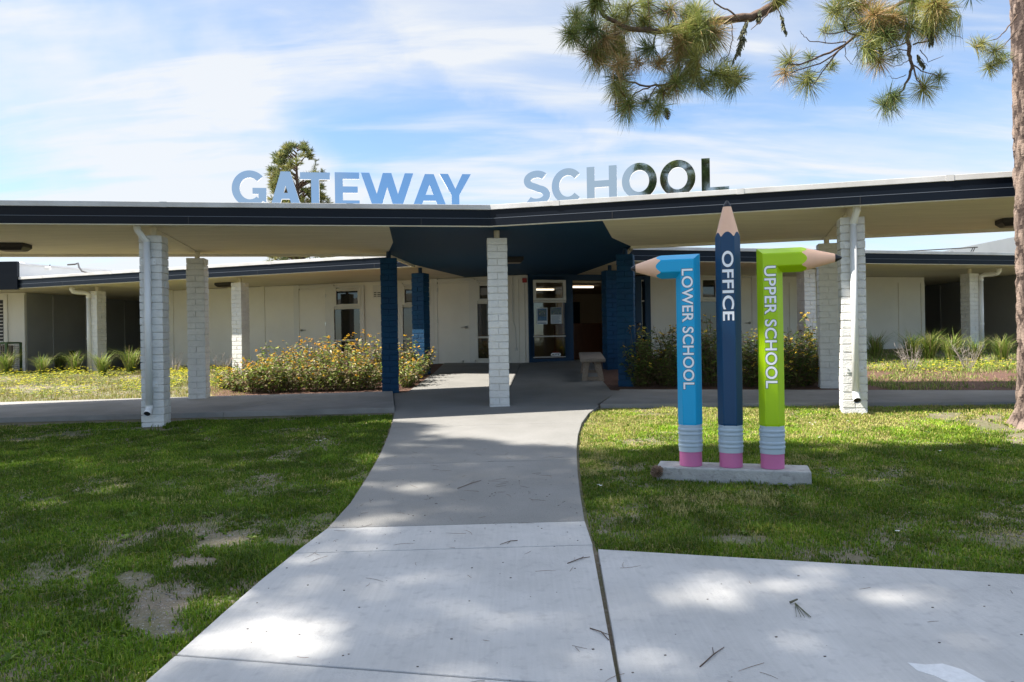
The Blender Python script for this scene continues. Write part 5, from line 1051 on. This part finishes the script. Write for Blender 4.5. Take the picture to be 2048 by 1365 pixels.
nr = lawn('lawn_grass', 'short green grass round the pencil plinth, sunlit at the back', 0.3, 8.5, 3.6, 10.6, 17000, in_right, -.05, (.25, .25, .2, .1, .13, .07), .36)
# weeds and dry grass behind the walkways
def meadow(name, label, x0, x1, y0, y1, n, inside, cols, Lr, Wr, seed):
    X = rng.uniform(x0, x1, n); Y = rng.uniform(y0, y1, n); ok = inside(X, Y); X, Y = X[ok], Y[ok]; cl = noise2(X, Y, 1.5, seed) * .6 + noise2(X, Y, 5, seed + 1) * .5; k = rng.random(len(X)) < np.clip((cl - .25) * 2.2, .06, 1); X, Y, cl = X[k], Y[k], cl[k]; n = len(X)
    c = np.array(cols); T_ = c[rng.integers(0, len(c), n)] * rng.uniform(.7, 1.3, n)[:, None]; o = link(name, blades_mesh(name, X, Y, rng.uniform(*Lr, n) * (.5 + cl), rng.uniform(*Wr, n), T_, M['leaf'], 1.1)); tag(o, label, 'weeds', kind='stuff')
inl = lambda X, Y: (Y > LF[0].y + (X - LF[0].x) * (LF[1].y - LF[0].y) / (LF[1].x - LF[0].x) + .1) & (Y < 18.5 - .327 * (X - .42) - .3) & (X < bx + .5 - (Y - 13) * .3)
inr = lambda X, Y: (Y > RF[0].y + (X - RF[0].x) * (RF[1].y - RF[0].y) / (RF[1].x - RF[0].x) + .1) & (Y < 18.5 + .25 * (X - .42) - .3) & (X > 5.9)
meadow('meadow_grass', 'dry yellow green weeds behind the left walkway', -14, bx + .6, 12.6, 21, 90000, inl, [(0.25, 0.27, 0.06), (0.36, 0.33, 0.10), (0.16, 0.20, 0.04), (0.36, 0.28, 0.13)], (.03, .09), (.003, .006), 21)
meadow('meadow_grass', 'bright green weeds behind the right walkway', 5.8, 15, 11, 20, 80000, inr, [(0.18, 0.28, 0.04), (0.28, 0.34, 0.07), (0.12, 0.18, 0.03), (0.40, 0.30, 0.16)], (.05, .15), (.003, .007), 31)
def yellow_cover(name, label, pts, n, seed):
    random.seed(seed); mb = MB()
    for i in range(n):
        px, py, rx, ry = random.choice(pts); a = random.uniform(0, 6.28); r = math.sqrt(random.random()); p = ground(px + math.cos(a) * r * rx, py + math.sin(a) * r * ry); h = random.uniform(.05, .2); c = p + Vector((0, 0, h))
        if random.random() < .45:
            s = random.uniform(.016, .028); t = shade((0.75, 0.68, 0.04), .8, 1.15)
            for j in range(5): x = j * 1.2566 + a; d = Vector((math.cos(x), math.sin(x), .3)) * s; e = Vector((-d.y, d.x, 0)) * .5; mb.add([c, c + d + e * .8, c + d * 1.25, c + d - e * .8], [(0, 1, 2, 3)], t)
        else:
            for j in range(3): x = j * 2.09 + a; leaf(mb, c - Vector((0, 0, h * .4)), (math.cos(x), math.sin(x), .15), .035, .014, shade((0.24, 0.30, 0.05), .7, 1.3))
    o = link(name, mesh_of(name, mb, M['leaf'])); tag(o, label, 'ground cover', kind='stuff')
yellow_cover('flowering_ground_cover', 'yellow flowering ground cover in the sunny left bed', [(40, 765, 60, 12), (110, 752, 60, 9), (200, 752, 70, 8), (350, 745, 35, 14), (355, 760, 25, 14), (445, 745, 30, 14), (440, 765, 25, 20), (160, 770, 120, 14), (100, 790, 100, 10), (300, 780, 60, 12), (20, 748, 30, 8)], 3400, 71)
yellow_cover('flowering_ground_cover', 'patchy yellow flowering weeds in the right bed', [(1850, 748, 60, 8), (1920, 742, 60, 8), (1990, 738, 40, 8), (1780, 742, 40, 6)], 500, 72)
# daisies and litter
random.seed(90); mb = MB()
for px, py in [(641, 890), (633, 890), (650, 886), (1197, 981), (1202, 983), (1630, 853), (1625, 857), (1620, 854), (1638, 884), (1642, 882), (1880, 912), (1695, 850), (1370, 850), (1365, 846), (1795, 1077), (738, 838), (1720, 832)]:
    p = ground(px, py) + Vector((0, 0, .045)); 
    for j in range(9): x = j * .698; d = Vector((math.cos(x), math.sin(x), random.uniform(.1, .4))) * .012; e = Vector((-d.y, d.x, 0)) * .3; mb.add([p, p + d + e, p + d * 1.2, p + d - e], [(0, 1, 2, 3)])
tag(link('daisies', mesh_of('daisies', mb, M['daisy'])), 'tiny white daisies scattered in the grass', 'flowers', kind='stuff')
mb = MB()
def strand(p, a, L_, r, t, curl=.15):
    P = []; 
    for i in range(6): k = i / 5; P.append(p + Vector((math.cos(a + curl * k) * L_ * k, math.sin(a + curl * k) * L_ * k, r + .002 * math.sin(k * 3)))) ; P[-1].z = gz(P[-1].x, P[-1].y) + H + r * 1.2 + .002
    mb.tube(P, [r, r, r, r, r * .8, r * .5], 4, t)
for i in range(120):
    y = random.uniform(2.4, 8); x = random.uniform(xl(y) + .1, (xr(y) - .1) if y > ER[0].y else 4.5)
    if y > ER[0].y - .1 and x > xr(max(y, ER[0].y)) - .1: continue
    if y < ER[0].y and x > RE0.x and y > redge(x) - .1: continue
    strand(Vector((x, y, 0)), random.uniform(0, 6.28), random.uniform(.03, .14), .0009, shade((0.16, 0.10, 0.06), .6, 1.4), random.uniform(-.5, .5))
tag(link('needle_litter', mesh_of('needle_litter', mb, M['leaf'])), 'loose brown pine needles scattered over the concrete', 'litter', kind='stuff')
mb = MB()
for i in range(260):                               # crumbs of soil and leaf on the pale slabs
    y = random.uniform(2.3, 6.5); x = random.uniform(xl(y) + .03, (xr(y) - .03) if y > ER[0].y else 4.5)
    if y < ER[0].y and x > RE0.x and y > redge(x) - .05: continue
    z = gz(x, y) + H; s = random.uniform(.002, .006); mb.obox((x, y, z - .001), (s * 1.6, s * .4, 0), (-s * .4, s, 0), (0, 0, s * .7), shade((0.13, 0.11, 0.09), .5, 1.4))
tag(link('crumbs', mesh_of('crumbs', mb, M['leaf'])), 'small crumbs of soil and bark on the concrete', 'litter', kind='stuff')
mb = MB()
for a, b, rx, ry in DIRT[:8]:
    for i in range(int(rx * ry / 7)):
        q = math.sqrt(random.random()) * .9; x = random.uniform(0, 6.28); p = ground(a + math.cos(x) * rx * q, b + math.sin(x) * ry * q); s = random.uniform(.0025, .006) * (1.6 if random.random() < .06 else 1); k = random.uniform(.2, .42)
        an = random.uniform(0, 3.14); ca_, sa_ = math.cos(an) * s, math.sin(an) * s; mb.obox(p - Vector((0, 0, .002)), (ca_ * 1.6, sa_ * 1.6, 0), (-sa_, ca_, random.uniform(-.4, .4) * s), (random.uniform(-.3, .3) * s, 0, s * .5), (k, k * .94, k * .86))
tag(link('wood_chips', mesh_of('wood_chips', mb, M['leaf'])), 'pale stone and wood chips on the bare dirt patches', 'litter', kind='stuff')
TWG = [((915, 978), (962, 962), .0026, 'thin brown twig lying across the middle of the pale path'), ((1135, 1128), (1180, 1115), .0028, 'thin twig by the top of the long seam in the paving'), ((1400, 1335), (1448, 1296), .0026, 'long twig lying near the bottom edge of the right paving'), ((1180, 1258), (1218, 1282), .0028, 'dark twig lying across the long seam'), ((1035, 1082), (1000, 1090), .0025, 'short curved twig on the pale strip of path')]
for (a, b, r, lab) in TWG:
    mb = MB(); p, q = ground(*a, H), ground(*b, H); mid = p.lerp(q, .5) + Vector((.01, .012, 0)); mb.tube([p + Vector((0, 0, r)), mid + Vector((0, 0, r + .006)), q + Vector((0, 0, r))], [r, r, r * .6], 6, shade((0.15, 0.10, 0.07), .8, 1.2))
    mb.tube([mid + Vector((0, 0, r + .004)), mid + (q - p) * .3 + Vector((-(q - p).y, (q - p).x, 0)) * .18 + Vector((0, 0, r))], [r * .7, r * .4], 5, (0.13, 0.09, 0.06)); solo('twig', mb, M['leaf'], lab, 'twig', 'twigs fallen on the paving', org=tuple(p))
sp = MB(); c = ground(1590, 1210, H); random.seed(3)
for i in range(6): a = -1.57 + random.uniform(-.45, .45); e = c + Vector((math.cos(a) * .13, math.sin(a) * .16, 0)); e.z = gz(e.x, e.y) + H + .006; sp.tube([c + Vector((0, 0, .01)), e], [.0018, .001], 4, (0.10, 0.11, 0.05))
sp.tube([c + Vector((-.02, .01, .008)), c + Vector((.02, .02, .02))], [.006, .004], 6, (0.15, 0.14, 0.09)); solo('needle_sprig', sp, M['leaf'], 'small fallen pine needle sprig on the right paving', 'sprig', org=tuple(c))
print('blades', nl, nr)

pts = [(1815, 1326), (1850, 1330), (1885, 1328), (1925, 1340), (1955, 1356), (1985, 1372), (1940, 1376), (1900, 1366), (1868, 1352), (1835, 1342)]
mb = MB(); P_ = [ground(a, b, H) for a, b in pts]; mb.prism([(p.x, p.y) for p in P_], [p.z - .002 for p in P_], [p.z + .0012 for p in P_])
solo('paint_splash', mb, mat('dried_white_paint', (0.66, 0.66, 0.65), 0.6, var=0.15, vscale=40), 'dried white splash on the right paving near the bottom edge', 'stain', kind='structure')

# broad-leaved weeds and dead thatch in the lawn
def lawn_spots(n, seed):
    r_ = np.random.default_rng(seed); out = []
    while len(out) < n:
        x, y = r_.uniform(-7, 7), r_.uniform(2.2, 10)
        X, Y = np.array([x]), np.array([y])
        if in_left(X, Y)[0] or in_right(X, Y)[0]: out.append((x, y))
    return out
random.seed(101); mb = MB()
for x, y in lawn_spots(420, 5):
    p = Vector((x, y, gz(x, y) + .012)); k = random.uniform(.6, 1.2)
    for j in range(random.randint(6, 11)): a = random.uniform(0, 6.28); leaf(mb, p, (math.cos(a), math.sin(a), random.uniform(.1, .6)), random.uniform(.035, .07) * k, random.uniform(.008, .014) * k, shade(random.choice([(0.08, 0.16, 0.02), (0.14, 0.22, 0.03), (0.20, 0.26, 0.05)]), .7, 1.25))
tag(link('lawn_weeds', mesh_of('lawn_weeds', mb, M['leaf'])), 'small broad leaved weeds growing through the lawn', 'weeds', kind='stuff')
mb = MB()
for x, y in lawn_spots(3200, 6):
    a = random.uniform(0, 6.28); l = random.uniform(.04, .13); z = gz(x, y) + random.uniform(.012, .035); p = Vector((x, y, z)); e = p + Vector((math.cos(a) * l, math.sin(a) * l, random.uniform(-.01, .012))); s_ = Vector((-math.sin(a), math.cos(a), 0)) * .0013
    mb.add([p - s_, p + s_, e + s_ * .5, e - s_ * .5], [(0, 1, 2, 3)], shade((0.34, 0.26, 0.14), .6, 1.3))
tag(link('dead_thatch', mesh_of('dead_thatch', mb, M['leaf'])), 'dry straw strands lying on the lawn', 'litter', kind='stuff')
